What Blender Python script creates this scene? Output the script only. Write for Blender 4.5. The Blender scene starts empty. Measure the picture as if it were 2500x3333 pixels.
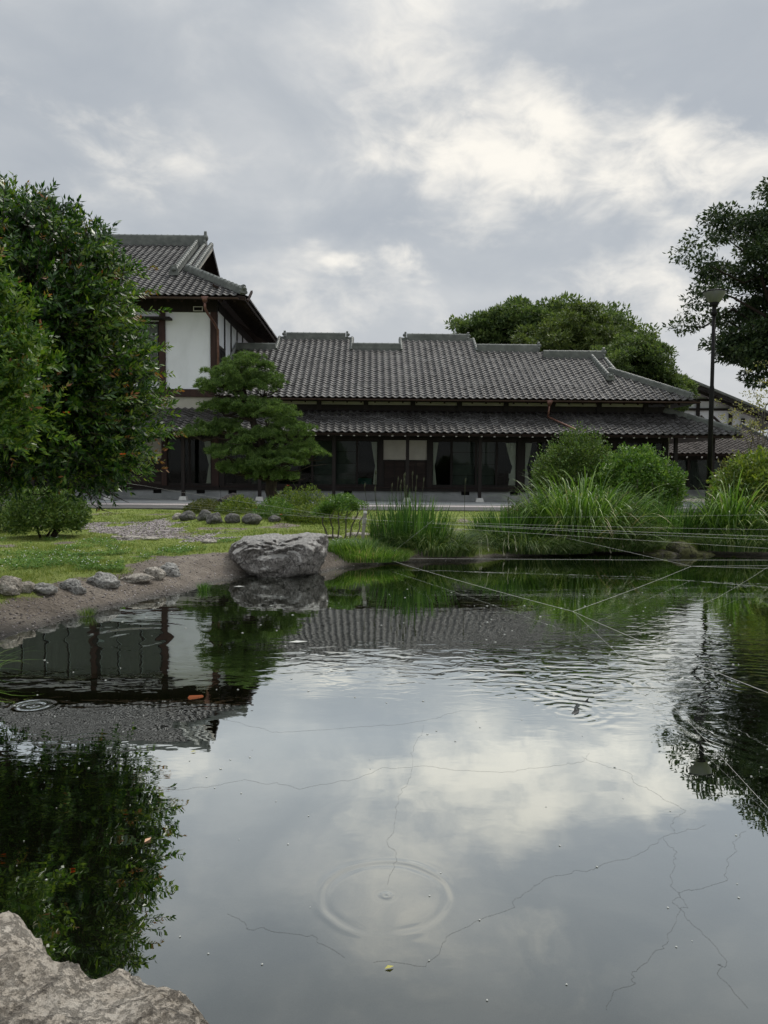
import bpy, bmesh, math, random
import numpy as np
from mathutils import Vector, Matrix

random.seed(7)
RNG = np.random.default_rng(7)
SC = bpy.context.scene
COL = SC.collection
rad = math.radians

# ------------------------------------------------------------------ camera
cam_data = bpy.data.cameras.new('camera')
cam = bpy.data.objects.new('camera', cam_data)
COL.objects.link(cam)
cam_data.sensor_fit = 'VERTICAL'
cam_data.sensor_height = 36.0
cam_data.lens = 36.0 * 2504 / 3333
cam_data.clip_start = 0.05
cam_data.clip_end = 6000
_p, _r = rad(3.0), rad(0.4)
_f = Vector((0, math.cos(_p), -math.sin(_p)))
_u = Vector((0, math.sin(_p), math.cos(_p)))
_x = Vector((1, 0, 0))
_rt = _x * math.cos(_r) + _u * math.sin(_r)
_up = _u * math.cos(_r) - _x * math.sin(_r)
_m = Matrix((( _rt.x, _up.x, -_f.x, 0), (_rt.y, _up.y, -_f.y, 0), (_rt.z, _up.z, -_f.z, 1.35), (0, 0, 0, 1)))
cam.matrix_world = _m
SC.camera = cam

# ------------------------------------------------------------------ render settings
SC.render.engine = 'CYCLES'
SC.cycles.use_denoising = True
SC.cycles.max_bounces = 5
SC.cycles.diffuse_bounces = 3
SC.cycles.glossy_bounces = 3
SC.cycles.transmission_bounces = 3
SC.cycles.transparent_max_bounces = 6
SC.cycles.use_adaptive_sampling = True
SC.cycles.adaptive_threshold = 0.02
SC.cycles.sample_clamp_indirect = 6.0
SC.view_settings.view_transform = 'Standard'
SC.view_settings.look = 'None'
SC.view_settings.gamma = 1.0
SC.view_settings.exposure = 0.34


class NB:
    """small helper to chain shader nodes"""
    def __init__(self, nt):
        self.nt = nt

    def node(self, kind, **kw):
        n = self.nt.nodes.new(kind)
        for k, v in kw.items():
            setattr(n, k, v)
        return n

    def put(self, sock, v):
        if v is None:
            return
        if isinstance(v, bpy.types.NodeSocket):
            self.nt.links.new(v, sock)
        else:
            sock.default_value = v

    def m(self, op, a, b=None, c=None, clamp=False):
        n = self.node('ShaderNodeMath', operation=op, use_clamp=clamp)
        for i, v in enumerate((a, b, c)):
            self.put(n.inputs[i], v)
        return n.outputs[0]

    def vm(self, op, a, b=None, out=0):
        n = self.node('ShaderNodeVectorMath', operation=op)
        self.put(n.inputs[0], a)
        if b is not None:
            self.put(n.inputs[3 if op == 'SCALE' else 1], b)
        return n.outputs[out]

    def sep(self, v):
        n = self.node('ShaderNodeSeparateXYZ')
        self.put(n.inputs[0], v)
        return n.outputs

    def comb(self, x, y, z):
        n = self.node('ShaderNodeCombineXYZ')
        for i, v in enumerate((x, y, z)):
            self.put(n.inputs[i], v)
        return n.outputs[0]

    def noise(self, vec, scale, detail=4, rough=0.5, dist=0.0, out=0):
        n = self.node('ShaderNodeTexNoise')
        self.put(n.inputs['Vector'], vec)
        n.inputs['Scale'].default_value = scale
        n.inputs['Detail'].default_value = detail
        n.inputs['Roughness'].default_value = rough
        n.inputs['Distortion'].default_value = dist
        return n.outputs[out]

    def ramp(self, fac, stops, interp='LINEAR'):
        n = self.node('ShaderNodeValToRGB')
        n.color_ramp.interpolation = interp
        e = n.color_ramp.elements
        while len(e) < len(stops):
            e.new(0.5)
        for el, (p, c) in zip(e, stops):
            el.position = p
            el.color = (*c, 1) if len(c) == 3 else c
        self.put(n.inputs[0], fac)
        return n.outputs[0]

    def mix(self, fac, a, b, blend='MIX'):
        n = self.node('ShaderNodeMix', data_type='RGBA', blend_type=blend)
        self.put(n.inputs[0], fac)
        for s, v in ((n.inputs[6], a), (n.inputs[7], b)):
            self.put(s, (*v, 1) if isinstance(v, tuple) and len(v) == 3 else v)
        return n.outputs[2]

    def maprange(self, v, a, b, c=0.0, d=1.0, kind='SMOOTHSTEP'):
        n = self.node('ShaderNodeMapRange', interpolation_type=kind)
        for i, q in enumerate((v, a, b, c, d)):
            self.put(n.inputs[i], q)
        return n.outputs[0]


# ------------------------------------------------------------------ world: overcast evening-ish sky
SUN_AZ, SUN_EL = rad(38), rad(54)
sun_dir = Vector((math.cos(SUN_EL) * math.sin(SUN_AZ), math.cos(SUN_EL) * math.cos(SUN_AZ), math.sin(SUN_EL)))
world = bpy.data.worlds.new('World')
SC.world = world
world.use_nodes = True
wn = NB(world.node_tree)
world.node_tree.nodes.clear()
sky = wn.node('ShaderNodeTexSky', sky_type='NISHITA')
sky.sun_disc = False
sky.sun_elevation = SUN_EL
sky.sun_rotation = SUN_AZ
bg_sky = wn.node('ShaderNodeBackground')
wn.put(bg_sky.inputs[0], sky.outputs[0])
bg_sky.inputs[1].default_value = 0.1
geo = wn.node('ShaderNodeTexCoord')
d0 = geo.outputs['Generated']
zc = wn.sep(d0)[2]
zpos = wn.m('MAXIMUM', zc, 0.0)
# cloud sheet coordinates: direction projected onto a flat layer overhead
den = wn.m('ADD', zpos, 0.16)
sx, sy, _sz = wn.sep(d0)
lay = wn.comb(wn.m('DIVIDE', sx, den), wn.m('DIVIDE', sy, den), 0.0)
warp = wn.vm('SCALE', wn.vm('SUBTRACT', wn.noise(lay, 2.2, 4, 0.6, 0.0, 1), (0.5, 0.5, 0.5)), 0.15)
dw = wn.vm('ADD', d0, warp)
n1 = wn.noise(lay, 1.1, 3, 0.5, 0.3)


def sky_blob(c, scale, r0, r1):
    v = wn.vm('MULTIPLY', wn.vm('SUBTRACT', dw, c), scale)
    return wn.maprange(wn.vm('LENGTH', v, None, 1), r0, r1, 1.0, 0.0)


def dirpx(x, y):
    # compass direction of a cloud (tangent of azimuth, tangent of elevation) -> unit vector
    return tuple(Vector((x, 1.0, y)).normalized())


bright = None
for c, s, r0, r1, a in (
        (dirpx(0.14, 0.405), (1, 1, 2.2), 0.0, 0.30, 0.80),
        (dirpx(0.36, 0.395), (1, 1, 2.8), 0.0, 0.28, 0.75),
        (dirpx(0.03, 0.545), (1.2, 1, 0.9), 0.0, 0.24, 0.46),
        (dirpx(0.20, 0.62), (1, 1, 1.2), 0.0, 0.14, 0.35),
        (dirpx(-0.30, 0.40), (1, 1, 2.8), 0.0, 0.20, 0.5),
        (dirpx(-0.50, 0.46), (1.6, 1, 1.4), 0.0, 0.12, 0.3),
        (dirpx(-0.06, 0.265), (1, 1, 1.8), 0.0, 0.09, 0.68),
        (dirpx(0.025, 0.275), (1, 1, 1.4), 0.0, 0.075, 0.72),
        (dirpx(-0.05, 0.20), (0.6, 1, 3.0), 0.0, 0.28, 0.42),
        (dirpx(0.38, 0.235), (0.7, 1, 2.6), 0.0, 0.26, 0.6)):
    b = wn.m('MULTIPLY', sky_blob(c, s, r0, r1), a)
    bright = b if bright is None else wn.m('MAXIMUM', bright, b)
dv = wn.vm('MULTIPLY', d0, (1.0, 1.0, 1.7))
nA = wn.noise(dv, 5.5, 5, 0.56, 0.3)
nB = wn.noise(dv, 15.0, 5, 0.60, 0.4)
tex = wn.m('ADD', wn.m('MULTIPLY', nA, 0.54), wn.m('MULTIPLY', nB, 0.46))
# broken cloud sheet: large soft masses of grey with paler thinner places
basev = wn.maprange(wn.m('ADD', wn.m('MULTIPLY', n1, 0.55), wn.m('MULTIPLY', nA, 0.45)), 0.34, 0.66)
grey = wn.ramp(basev, [(0.0, (0.345, 0.373, 0.407)), (0.5, (0.405, 0.428, 0.452)), (1.0, (0.495, 0.508, 0.518))])
lit = wn.maprange(wn.m('ADD', bright, wn.m('MULTIPLY', wn.m('SUBTRACT', tex, 0.5), 3.4)), 0.10, 1.15)
lit = wn.m('MULTIPLY', lit, wn.m('ADD', 0.2, wn.m('MULTIPLY', wn.m('MINIMUM', wn.m('MULTIPLY', bright, 1.6), 1.0), 0.8)))
col = wn.mix(lit, grey, (0.80, 0.765, 0.695))
# paler, slightly warm near the horizon
hz = wn.maprange(zc, 0.0, 0.30, 1.0, 0.0)
col = wn.mix(wn.m('MULTIPLY', hz, 0.42), col, (0.58, 0.567, 0.557))
# overcast skies are brighter towards the zenith
zen = wn.m('ADD', 1.0, wn.m('MULTIPLY', wn.maprange(zc, 0.45, 1.0), 1.2))
bg_cl = wn.node('ShaderNodeBackground')
wn.put(bg_cl.inputs[0], col)
wn.put(bg_cl.inputs[1], zen)
mixw = wn.node('ShaderNodeMixShader')
mixw.inputs[0].default_value = 0.96
wn.nt.links.new(bg_sky.outputs[0], mixw.inputs[1])
wn.nt.links.new(bg_cl.outputs[0], mixw.inputs[2])
wout = wn.node('ShaderNodeOutputWorld')
wn.nt.links.new(mixw.outputs[0], wout.inputs[0])
world.cycles.sampling_method = 'MANUAL'
world.cycles.sample_map_resolution = 512

sun_data = bpy.data.lights.new('sun', 'SUN')
sun_data.energy = 1.5
sun_data.angle = rad(18)
sun_data.color = (1.0, 0.95, 0.87)
sun = bpy.data.objects.new('sun', sun_data)
COL.objects.link(sun)
sun.rotation_mode = 'QUATERNION'
sun.rotation_quaternion = sun_dir.to_track_quat('Z', 'Y')
sun.location = sun_dir * 60


# ------------------------------------------------------------------ numpy noise
def _hash(ix, iy, iz):
    h = (ix.astype(np.int64) * 374761393 + iy.astype(np.int64) * 668265263 + iz.astype(np.int64) * 1274126177) & 0xffffffff
    h = ((h ^ (h >> 13)) * 1103515245) & 0xffffffff
    h = ((h ^ (h >> 16)) * 2246822519) & 0xffffffff
    return ((h ^ (h >> 15)) & 0xffff) / 65535.0


def vnoise(p):
    p = np.asarray(p, float)
    i = np.floor(p)
    t = p - i
    t = t * t * (3 - 2 * t)
    out = 0
    for dx in (0, 1):
        for dy in (0, 1):
            for dz in (0, 1):
                w = (t[:, 0] if dx else 1 - t[:, 0]) * (t[:, 1] if dy else 1 - t[:, 1]) * (t[:, 2] if dz else 1 - t[:, 2])
                out = out + w * _hash(i[:, 0] + dx, i[:, 1] + dy, i[:, 2] + dz)
    return out * 2 - 1


def fbm(p, octv=4, gain=0.5):
    a, s, o = 1.0, 0.0, np.asarray(p, float)
    for k in range(octv):
        s = s + a * vnoise(o + 17.3 * k)
        o = o * 2.03
        a *= gain
    return s


# ------------------------------------------------------------------ object helpers
def tag(o, label=None, cat=None, group=None, kind=None):
    if label:
        o['label'] = label
    if cat:
        o['category'] = cat
    if group:
        o['group'] = group
    if kind:
        o['kind'] = kind
    return o


def empty(name, loc=(0, 0, 0), rz=0.0):
    o = bpy.data.objects.new(name, None)
    o.empty_display_size = 0.2
    COL.objects.link(o)
    o.location = loc
    o.rotation_euler = (0, 0, rz)
    return o


def mesh_np(name, verts, faces, smooth=False):
    """verts (n,3); faces (m,k) of one size"""
    verts = np.ascontiguousarray(verts, dtype=np.float32)
    faces = np.ascontiguousarray(faces, dtype=np.int32)
    me = bpy.data.meshes.new(name)
    k = faces.shape[1]
    me.vertices.add(len(verts))
    me.vertices.foreach_set('co', verts.ravel())
    me.loops.add(faces.size)
    me.loops.foreach_set('vertex_index', faces.ravel())
    me.polygons.add(len(faces))
    me.polygons.foreach_set('loop_start', np.arange(0, faces.size, k, dtype=np.int32))
    me.polygons.foreach_set('loop_total', np.full(len(faces), k, dtype=np.int32))
    if smooth:
        me.polygons.foreach_set('use_smooth', np.ones(len(faces), dtype=bool))
    me.update(calc_edges=True)
    return me


def link(name, me, mat=None, parent=None, loc=None):
    o = bpy.data.objects.new(name, me)
    COL.objects.link(o)
    if mat is not None and len(me.materials) == 0:
        me.materials.append(mat)
    if parent is not None:
        o.parent = parent
    if loc is not None:
        o.location = loc
    return o


def nobj(name, verts, faces, mat, parent=None, smooth=False, loc=None):
    return link(name, mesh_np(name, verts, faces, smooth), mat, parent, loc)


class MB:
    """collects boxes, prisms, tubes into one mesh"""
    def __init__(self):
        self.v, self.f = [], []

    def add(self, vs, fs):
        n = len(self.v)
        self.v += [tuple(map(float, q)) for q in vs]
        self.f += [tuple(int(i) + n for i in q) for q in fs]
        return self

    def box(self, x0, x1, y0, y1, z0, z1):
        vs = [(x, y, z) for z in (z0, z1) for y in (y0, y1) for x in (x0, x1)]
        return self.add(vs, [(0, 2, 3, 1), (4, 5, 7, 6), (0, 1, 5, 4), (2, 6, 7, 3), (0, 4, 6, 2), (1, 3, 7, 5)])

    def bar(self, a, b, w, h, up=(0, 0, 1)):
        a, b = Vector(a), Vector(b)
        d = (b - a).normalized()
        s = d.cross(Vector(up))
        s = s.normalized() if s.length > 1e-6 else Vector((1, 0, 0))
        n = s.cross(d)
        vs = [p + s * sx * w / 2 + n * sn * h / 2 for p in (a, b) for sx, sn in ((-1, -1), (1, -1), (1, 1), (-1, 1))]
        return self.add(vs, [(0, 3, 2, 1), (4, 5, 6, 7), (0, 1, 5, 4), (1, 2, 6, 5), (2, 3, 7, 6), (3, 0, 4, 7)])

    def tube(self, pts, radii, sides=7, cap=True):
        v, f = tube_np(pts, radii, sides)
        self.add(v, f)
        n = len(self.v)
        if cap:
            self.f.append(tuple(range(n - sides, n)))
            self.f.append(tuple(range(n - len(v) + sides - 1, n - len(v) - 1, -1)))
        return self

    def lathe(self, prof, c=(0, 0, 0), sides=20):
        vs = [(c[0] + r * math.cos(2 * math.pi * k / sides), c[1] + r * math.sin(2 * math.pi * k / sides), c[2] + z) for r, z in prof for k in range(sides)]
        fs = [(i * sides + k, i * sides + (k + 1) % sides, (i + 1) * sides + (k + 1) % sides, (i + 1) * sides + k) for i in range(len(prof) - 1) for k in range(sides)]
        fs.append(tuple(range((len(prof) - 1) * sides, len(prof) * sides)))
        fs.append(tuple(range(sides - 1, -1, -1)))
        return self.add(vs, fs)

    def prism(self, poly, d):
        """poly: list of 3d points, extruded by vector d"""
        n = len(poly)
        d = Vector(d)
        vs = [Vector(p) for p in poly] + [Vector(p) + d for p in poly]
        return self.add(vs, [tuple(range(n - 1, -1, -1)), tuple(range(n, 2 * n))] + [(i, (i + 1) % n, n + (i + 1) % n, n + i) for i in range(n)])

    def build(self, name, mat, parent=None, smooth=False, loc=None):
        me = bpy.data.meshes.new(name)
        me.from_pydata(self.v, [], self.f)
        if smooth:
            me.polygons.foreach_set('use_smooth', [True] * len(me.polygons))
        bm = bmesh.new()
        bm.from_mesh(me)
        bmesh.ops.recalc_face_normals(bm, faces=bm.faces)
        bm.to_mesh(me)
        bm.free()
        me.update()
        return link(name, me, mat, parent, loc)


def tube_np(pts, radii, sides=6):
    P = np.asarray(pts, float)
    R = np.full(len(P), radii) if np.isscalar(radii) else np.asarray(radii, float)
    T = np.gradient(P, axis=0)
    T /= np.linalg.norm(T, axis=1, keepdims=True) + 1e-9
    ref = np.array([0.31, 0.2, 0.93]) if abs(T[0, 2]) < 0.9 else np.array([1.0, 0.1, 0])
    S = np.cross(T, ref)
    S /= np.linalg.norm(S, axis=1, keepdims=True) + 1e-9
    B = np.cross(T, S)
    a = np.arange(sides) * 2 * math.pi / sides
    V = P[:, None] + R[:, None, None] * (S[:, None] * np.cos(a)[None, :, None] + B[:, None] * np.sin(a)[None, :, None])
    n = len(P)
    i = np.arange(n - 1)[:, None] * sides
    k = np.arange(sides)[None]
    k2 = (k + 1) % sides
    F = np.stack([i + k, i + k2, i + sides + k2, i + sides + k], -1).reshape(-1, 4)
    return V.reshape(-1, 3), F


def tubes_obj(name, tubes, mat, parent=None, sides=6):
    vs, fs, n = [], [], 0
    for pts, r in tubes:
        v, f = tube_np(pts, r, sides)
        vs.append(v)
        fs.append(f + n)
        n += len(v)
    return nobj(name, np.vstack(vs), np.vstack(fs), mat, parent, True)


def unit(a):
    return a / (np.linalg.norm(a, axis=1, keepdims=True) + 1e-9)


def rnd_dirs(n):
    return unit(RNG.normal(size=(n, 3)))


def leaf_mesh(name, P, D, N, L, W, mat, parent=None, fold=0.12):
    D = unit(D)
    S = unit(np.cross(D, N))
    N = np.cross(S, D)
    L = np.broadcast_to(L, (len(P),))[:, None]
    W = np.broadcast_to(W, (len(P),))[:, None]
    mid = P + D * L * 0.45 - N * L * fold
    V = np.stack([P, mid + S * W / 2, P + D * L - N * L * fold * 0.6, mid - S * W / 2], 1).reshape(-1, 3)
    F = np.arange(len(P) * 4).reshape(-1, 4)
    return nobj(name, V, F, mat, parent)


def blade_arrays(B, az, h, reach, w, segs=5, droop=0.0):
    """arching grass blades: base (n,3), heading, height, reach, width"""
    n = len(B)
    t = np.linspace(0, 1, segs + 1)[None, :]
    hx, hy = np.cos(az)[:, None], np.sin(az)[:, None]
    h, reach, w = [np.broadcast_to(q, (n,))[:, None] for q in (h, reach, w)]
    dr = np.broadcast_to(droop, (n,))[:, None]
    out = reach * t ** 1.7
    up = h * (t - dr * t ** 3.2)
    C = np.stack([B[:, 0:1] + hx * out, B[:, 1:2] + hy * out, B[:, 2:3] + up], -1)
    sa = az + RNG.uniform(0.9, 2.2, n)
    S = np.stack([np.cos(sa), np.sin(sa), np.zeros(n)], -1)[:, None]
    ww = (w * (1 - t) ** 0.6 * np.minimum(1, 0.55 + t * 2.5))[..., None] * 0.5 + 0.0004
    V = np.stack([C - S * ww, C + S * ww], 2).reshape(-1, 3)
    k = segs + 1
    b = (np.arange(n) * k * 2)[:, None] + (np.arange(segs) * 2)[None]
    F = np.stack([b, b + 1, b + 3, b + 2], -1).reshape(-1, 4)
    return V, F


# ------------------------------------------------------------------ materials
def material(name):
    m = bpy.data.materials.new(name)
    m.use_nodes = True
    nt = m.node_tree
    nt.nodes.clear()
    nb = NB(nt)
    out = nb.node('ShaderNodeOutputMaterial')
    return m, nb, out


def obj_pos(nb):
    return nb.node('ShaderNodeTexCoord').outputs['Object']


def world_pos(nb):
    return nb.node('ShaderNodeNewGeometry').outputs['Position']


def rand(nb):
    a = nb.node('ShaderNodeNewGeometry').outputs['Random Per Island']
    b = nb.node('ShaderNodeObjectInfo').outputs['Random']
    return nb.m('FRACT', nb.m('ADD', a, b))


def mat_surface(name, stops, scale=4.0, rough=0.8, bump=0.0, bscale=30.0, spec=0.35, detail=6, stretch=(1, 1, 1), metallic=0.0, rnd=0.0, rough_var=0.0, ior=None, useworld=False):
    m, nb, out = material(name)
    p = nb.vm('MULTIPLY', world_pos(nb) if useworld else obj_pos(nb), stretch)
    n = nb.noise(p, scale, detail, 0.6)
    if rnd:
        n = nb.m('ADD', n, nb.m('MULTIPLY', nb.m('SUBTRACT', rand(nb), 0.5), rnd))
    c = nb.ramp(n, stops)
    b = nb.node('ShaderNodeBsdfPrincipled')
    nb.put(b.inputs['Base Color'], c)
    if rough_var:
        r = nb.maprange(nb.noise(p, scale * 2.7, 4), 0.3, 0.7, rough - rough_var, rough + rough_var, 'LINEAR')
        nb.put(b.inputs['Roughness'], r)
    else:
        b.inputs['Roughness'].default_value = rough
    b.inputs['Specular IOR Level'].default_value = spec
    b.inputs['Metallic'].default_value = metallic
    if ior:
        b.inputs['IOR'].default_value = ior
    if bump:
        bn = nb.node('ShaderNodeBump')
        bn.inputs['Strength'].default_value = 1.0
        bn.inputs['Distance'].default_value = bump
        nb.put(bn.inputs['Height'], nb.noise(p, bscale, 6, 0.65))
        nb.nt.links.new(bn.outputs[0], b.inputs['Normal'])
    nb.nt.links.new(b.outputs[0], out.inputs[0])
    return m


def mat_leaf(name, stops, trans=0.35, rough=0.45, spec=0.4, patch=1.2, patch_amt=0.4, tcol=1.3):
    m, nb, out = material(name)
    n = nb.noise(obj_pos(nb), patch, 3)
    v = nb.m('ADD', nb.m('MULTIPLY', nb.m('SUBTRACT', n, 0.5), patch_amt * 2), rand(nb))
    c = nb.ramp(v, stops)
    b = nb.node('ShaderNodeBsdfPrincipled')
    nb.put(b.inputs['Base Color'], c)
    b.inputs['Roughness'].default_value = rough
    b.inputs['Specular IOR Level'].default_value = spec
    t = nb.node('ShaderNodeBsdfTranslucent')
    nb.put(t.inputs[0], nb.mix(1.0, c, (tcol * 1.0, tcol * 1.05, tcol * 0.55), 'MULTIPLY'))
    x = nb.node('ShaderNodeMixShader')
    x.inputs[0].default_value = trans
    nb.nt.links.new(b.outputs[0], x.inputs[1])
    nb.nt.links.new(t.outputs[0], x.inputs[2])
    nb.nt.links.new(x.outputs[0], out.inputs[0])
    return m


M = {}
# roof tiles: smoked clay, silvery skin over a dark brown-grey body
def mat_tile(name, stops):
    m, nb, out = material(name)
    r = rand(nb)
    p = world_pos(nb)
    n = nb.noise(p, 1.3, 5, 0.65)
    v = nb.m('ADD', nb.m('MULTIPLY', r, 0.6), nb.m('MULTIPLY', nb.m('SUBTRACT', n, 0.3), 0.9))
    v = nb.m('ADD', v, nb.m('MULTIPLY', nb.m('SUBTRACT', nb.noise(p, 0.35, 3, 0.6), 0.5), 1.1))
    c = nb.ramp(v, stops)
    b = nb.node('ShaderNodeBsdfPrincipled')
    nb.put(b.inputs['Base Color'], nb.mix(nb.maprange(nb.noise(p, 26, 5, 0.7), 0.52, 0.75, 0, 0.45), c, (0.16, 0.165, 0.15)))
    nb.put(b.inputs['Roughness'], nb.m('ADD', 0.40, nb.m('MULTIPLY', nb.m('ADD', nb.noise(p, 9, 4), nb.m('MULTIPLY', r, 0.6)), 0.2)))
    b.inputs['IOR'].default_value = 1.55
    b.inputs['Specular IOR Level'].default_value = 0.42
    bn = nb.node('ShaderNodeBump')
    bn.inputs['Distance'].default_value = 0.004
    nb.put(bn.inputs['Height'], nb.noise(p, 45, 4))
    nb.nt.links.new(bn.outputs[0], b.inputs['Normal'])
    nb.nt.links.new(b.outputs[0], out.inputs[0])
    return m


M['tile'] = mat_tile('roof_tile', [(0.1, (0.022, 0.020, 0.019)), (0.5, (0.046, 0.043, 0.042)), (0.95, (0.105, 0.102, 0.098))])
M['ridge'] = mat_surface('ridge_tile', [(0.3, (0.075, 0.085, 0.075)), (0.55, (0.13, 0.14, 0.125)), (0.75, (0.2, 0.21, 0.19))], 3.0, 0.5, 0.006, 30, 0.5, rnd=0.1)
M['wood'] = mat_surface('dark_wood', [(0.3, (0.009, 0.007, 0.006)), (0.6, (0.018, 0.013, 0.011)), (0.8, (0.032, 0.023, 0.018))], 6, 0.65, 0.002, 60, 0.3, stretch=(1, 1, 0.15))
M['wood_red'] = mat_surface('reddish_wood', [(0.3, (0.022, 0.010, 0.008)), (0.6, (0.045, 0.020, 0.015)), (0.8, (0.07, 0.034, 0.026))], 6, 0.6, 0.002, 60, 0.3, stretch=(1, 1, 0.15))
M['plank'] = mat_surface('plank_wood', [(0.25, (0.014, 0.009, 0.008)), (0.6, (0.028, 0.018, 0.015)), (0.85, (0.055, 0.042, 0.035))], 5, 0.7, 0.002, 40, 0.25, stretch=(0.2, 1, 1.5), rnd=0.35)
M['soffit'] = mat_surface('soffit_wood', [(0.3, (0.016, 0.010, 0.008)), (0.7, (0.035, 0.022, 0.017))], 5, 0.8, 0, 1, 0.2)
M['plaster'] = mat_surface('white_plaster', [(0.28, (0.70, 0.72, 0.75)), (0.5, (0.80, 0.82, 0.86)), (0.75, (0.84, 0.86, 0.90))], 0.9, 0.9, 0.001, 80, 0.2, stretch=(1, 1, 0.5))
M['cream'] = mat_surface('aged_plaster', [(0.3, (0.35, 0.33, 0.29)), (0.7, (0.45, 0.43, 0.38))], 1.5, 0.9, 0.001, 80, 0.2)
M['concrete'] = mat_surface('concrete', [(0.28, (0.19, 0.20, 0.195)), (0.5, (0.29, 0.30, 0.295)), (0.75, (0.40, 0.40, 0.395))], 1.1, 0.85, 0.002, 40, 0.3, detail=8, useworld=True)
M['asphalt'] = mat_surface('path_asphalt', [(0.3, (0.075, 0.075, 0.07)), (0.7, (0.12, 0.117, 0.112))], 3, 0.9, 0.004, 90, 0.3, useworld=True)
M['footing'] = mat_surface('footing_stone', [(0.3, (0.5, 0.49, 0.46)), (0.7, (0.65, 0.64, 0.6))], 5, 0.85, 0.003, 50, 0.2)
M['white_end'] = mat_surface('white_paint', [(0.3, (0.62, 0.61, 0.58)), (0.7, (0.78, 0.77, 0.74))], 9, 0.7, 0, 1, 0.3)
M['copper'] = mat_surface('copper_pipe', [(0.3, (0.10, 0.046, 0.034)), (0.55, (0.17, 0.082, 0.06)), (0.8, (0.25, 0.15, 0.12))], 6, 0.4, 0, 1, 0.5, metallic=0.35)
M['gutter'] = mat_surface('brown_gutter', [(0.3, (0.045, 0.028, 0.022)), (0.6, (0.085, 0.05, 0.038)), (0.8, (0.13, 0.08, 0.06))], 3, 0.45, 0, 1, 0.5, metallic=0.2)
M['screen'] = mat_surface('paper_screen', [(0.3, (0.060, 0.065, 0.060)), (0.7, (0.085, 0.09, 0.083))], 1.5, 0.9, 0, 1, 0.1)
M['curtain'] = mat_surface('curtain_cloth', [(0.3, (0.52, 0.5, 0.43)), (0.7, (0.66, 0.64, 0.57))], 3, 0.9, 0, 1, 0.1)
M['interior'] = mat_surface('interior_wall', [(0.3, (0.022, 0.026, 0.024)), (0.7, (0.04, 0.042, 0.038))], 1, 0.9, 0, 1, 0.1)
M['teal'] = mat_surface('teal_cloth', [(0.3, (0.02, 0.07, 0.06)), (0.7, (0.05, 0.14, 0.12))], 3, 0.9, 0, 1, 0.1)
M['black_metal'] = mat_surface('black_metal', [(0.3, (0.008, 0.008, 0.008)), (0.7, (0.016, 0.015, 0.014))], 8, 0.6, 0, 1, 0.12, rough_var=0.1)
M['lamp_glass'] = mat_surface('lamp_bowl', [(0.3, (0.13, 0.136, 0.128)), (0.7, (0.165, 0.172, 0.162))], 4, 0.35, 0, 1, 0.5)
M['bark'] = mat_surface('bark', [(0.3, (0.022, 0.017, 0.013)), (0.6, (0.05, 0.038, 0.03)), (0.8, (0.09, 0.075, 0.06))], 9, 0.9, 0.02, 22, 0.2, stretch=(1, 1, 0.35))
M['bark_pale'] = mat_surface('pale_bark', [(0.3, (0.07, 0.06, 0.05)), (0.6, (0.15, 0.13, 0.11)), (0.8, (0.24, 0.22, 0.19))], 12, 0.9, 0.008, 40, 0.2, stretch=(1, 1, 0.4))
M['string'] = mat_surface('white_string', [(0.3, (0.50, 0.49, 0.44)), (0.7, (0.72, 0.71, 0.66))], 20, 0.7, 0, 1, 0.3)
M['wet_or_mirrored_string'] = mat_surface('wet_or_mirrored_string', [(0.3, (0.07, 0.073, 0.07)), (0.7, (0.13, 0.132, 0.126))], 20, 0.6, 0, 1, 0.3)
M['stake'] = mat_surface('weathered_stake', [(0.3, (0.22, 0.2, 0.17)), (0.6, (0.36, 0.34, 0.3)), (0.8, (0.5, 0.48, 0.44))], 14, 0.9, 0.004, 60, 0.2, stretch=(1, 1, 0.2))
M['cloth'] = mat_surface('dark_clothes', [(0.3, (0.012, 0.013, 0.018)), (0.7, (0.02, 0.022, 0.03))], 8, 0.9, 0, 1, 0.1)
M['hair'] = mat_surface('dark_hair', [(0.3, (0.006, 0.006, 0.006)), (0.7, (0.012, 0.011, 0.01))], 20, 0.6, 0, 1, 0.2)

M['pome'] = mat_leaf('pomegranate_leaf', [(0.05, (0.011, 0.036, 0.007)), (0.5, (0.026, 0.074, 0.011)), (0.78, (0.062, 0.145, 0.018)), (0.96, (0.16, 0.25, 0.03))], 0.30, 0.32, 0.5, 1.6, 0.35)
M['pome_light'] = mat_leaf('sunlit_leaf', [(0.05, (0.034, 0.088, 0.012)), (0.5, (0.078, 0.165, 0.020)), (0.95, (0.20, 0.28, 0.04))], 0.38, 0.35, 0.45, 1.6, 0.35)
M['pome_tip'] = mat_leaf('young_leaf', [(0.1, (0.26, 0.10, 0.035)), (0.5, (0.24, 0.15, 0.04)), (0.9, (0.17, 0.2, 0.035))], 0.4, 0.4, 0.4)
M['far_leaf'] = mat_leaf('far_leaf', [(0.05, (0.052, 0.088, 0.032)), (0.5, (0.095, 0.145, 0.050)), (0.95, (0.155, 0.205, 0.072))], 0.38, 0.55, 0.25, 0.35, 0.45)
M['olive_far'] = mat_leaf('olive_far_leaf', [(0.05, (0.055, 0.085, 0.026)), (0.5, (0.095, 0.135, 0.040)), (0.95, (0.155, 0.195, 0.06))], 0.35, 0.55, 0.25, 0.35, 0.45)
M['dark_leaf'] = mat_leaf('dark_leaf', [(0.05, (0.022, 0.044, 0.020)), (0.5, (0.042, 0.072, 0.032)), (0.95, (0.075, 0.108, 0.042))], 0.25, 0.5, 0.3, 0.4, 0.4)
M['maple'] = mat_leaf('maple_leaf', [(0.05, (0.13, 0.15, 0.06)), (0.5, (0.22, 0.22, 0.10)), (0.95, (0.33, 0.28, 0.14))], 0.4, 0.5, 0.3)
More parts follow.
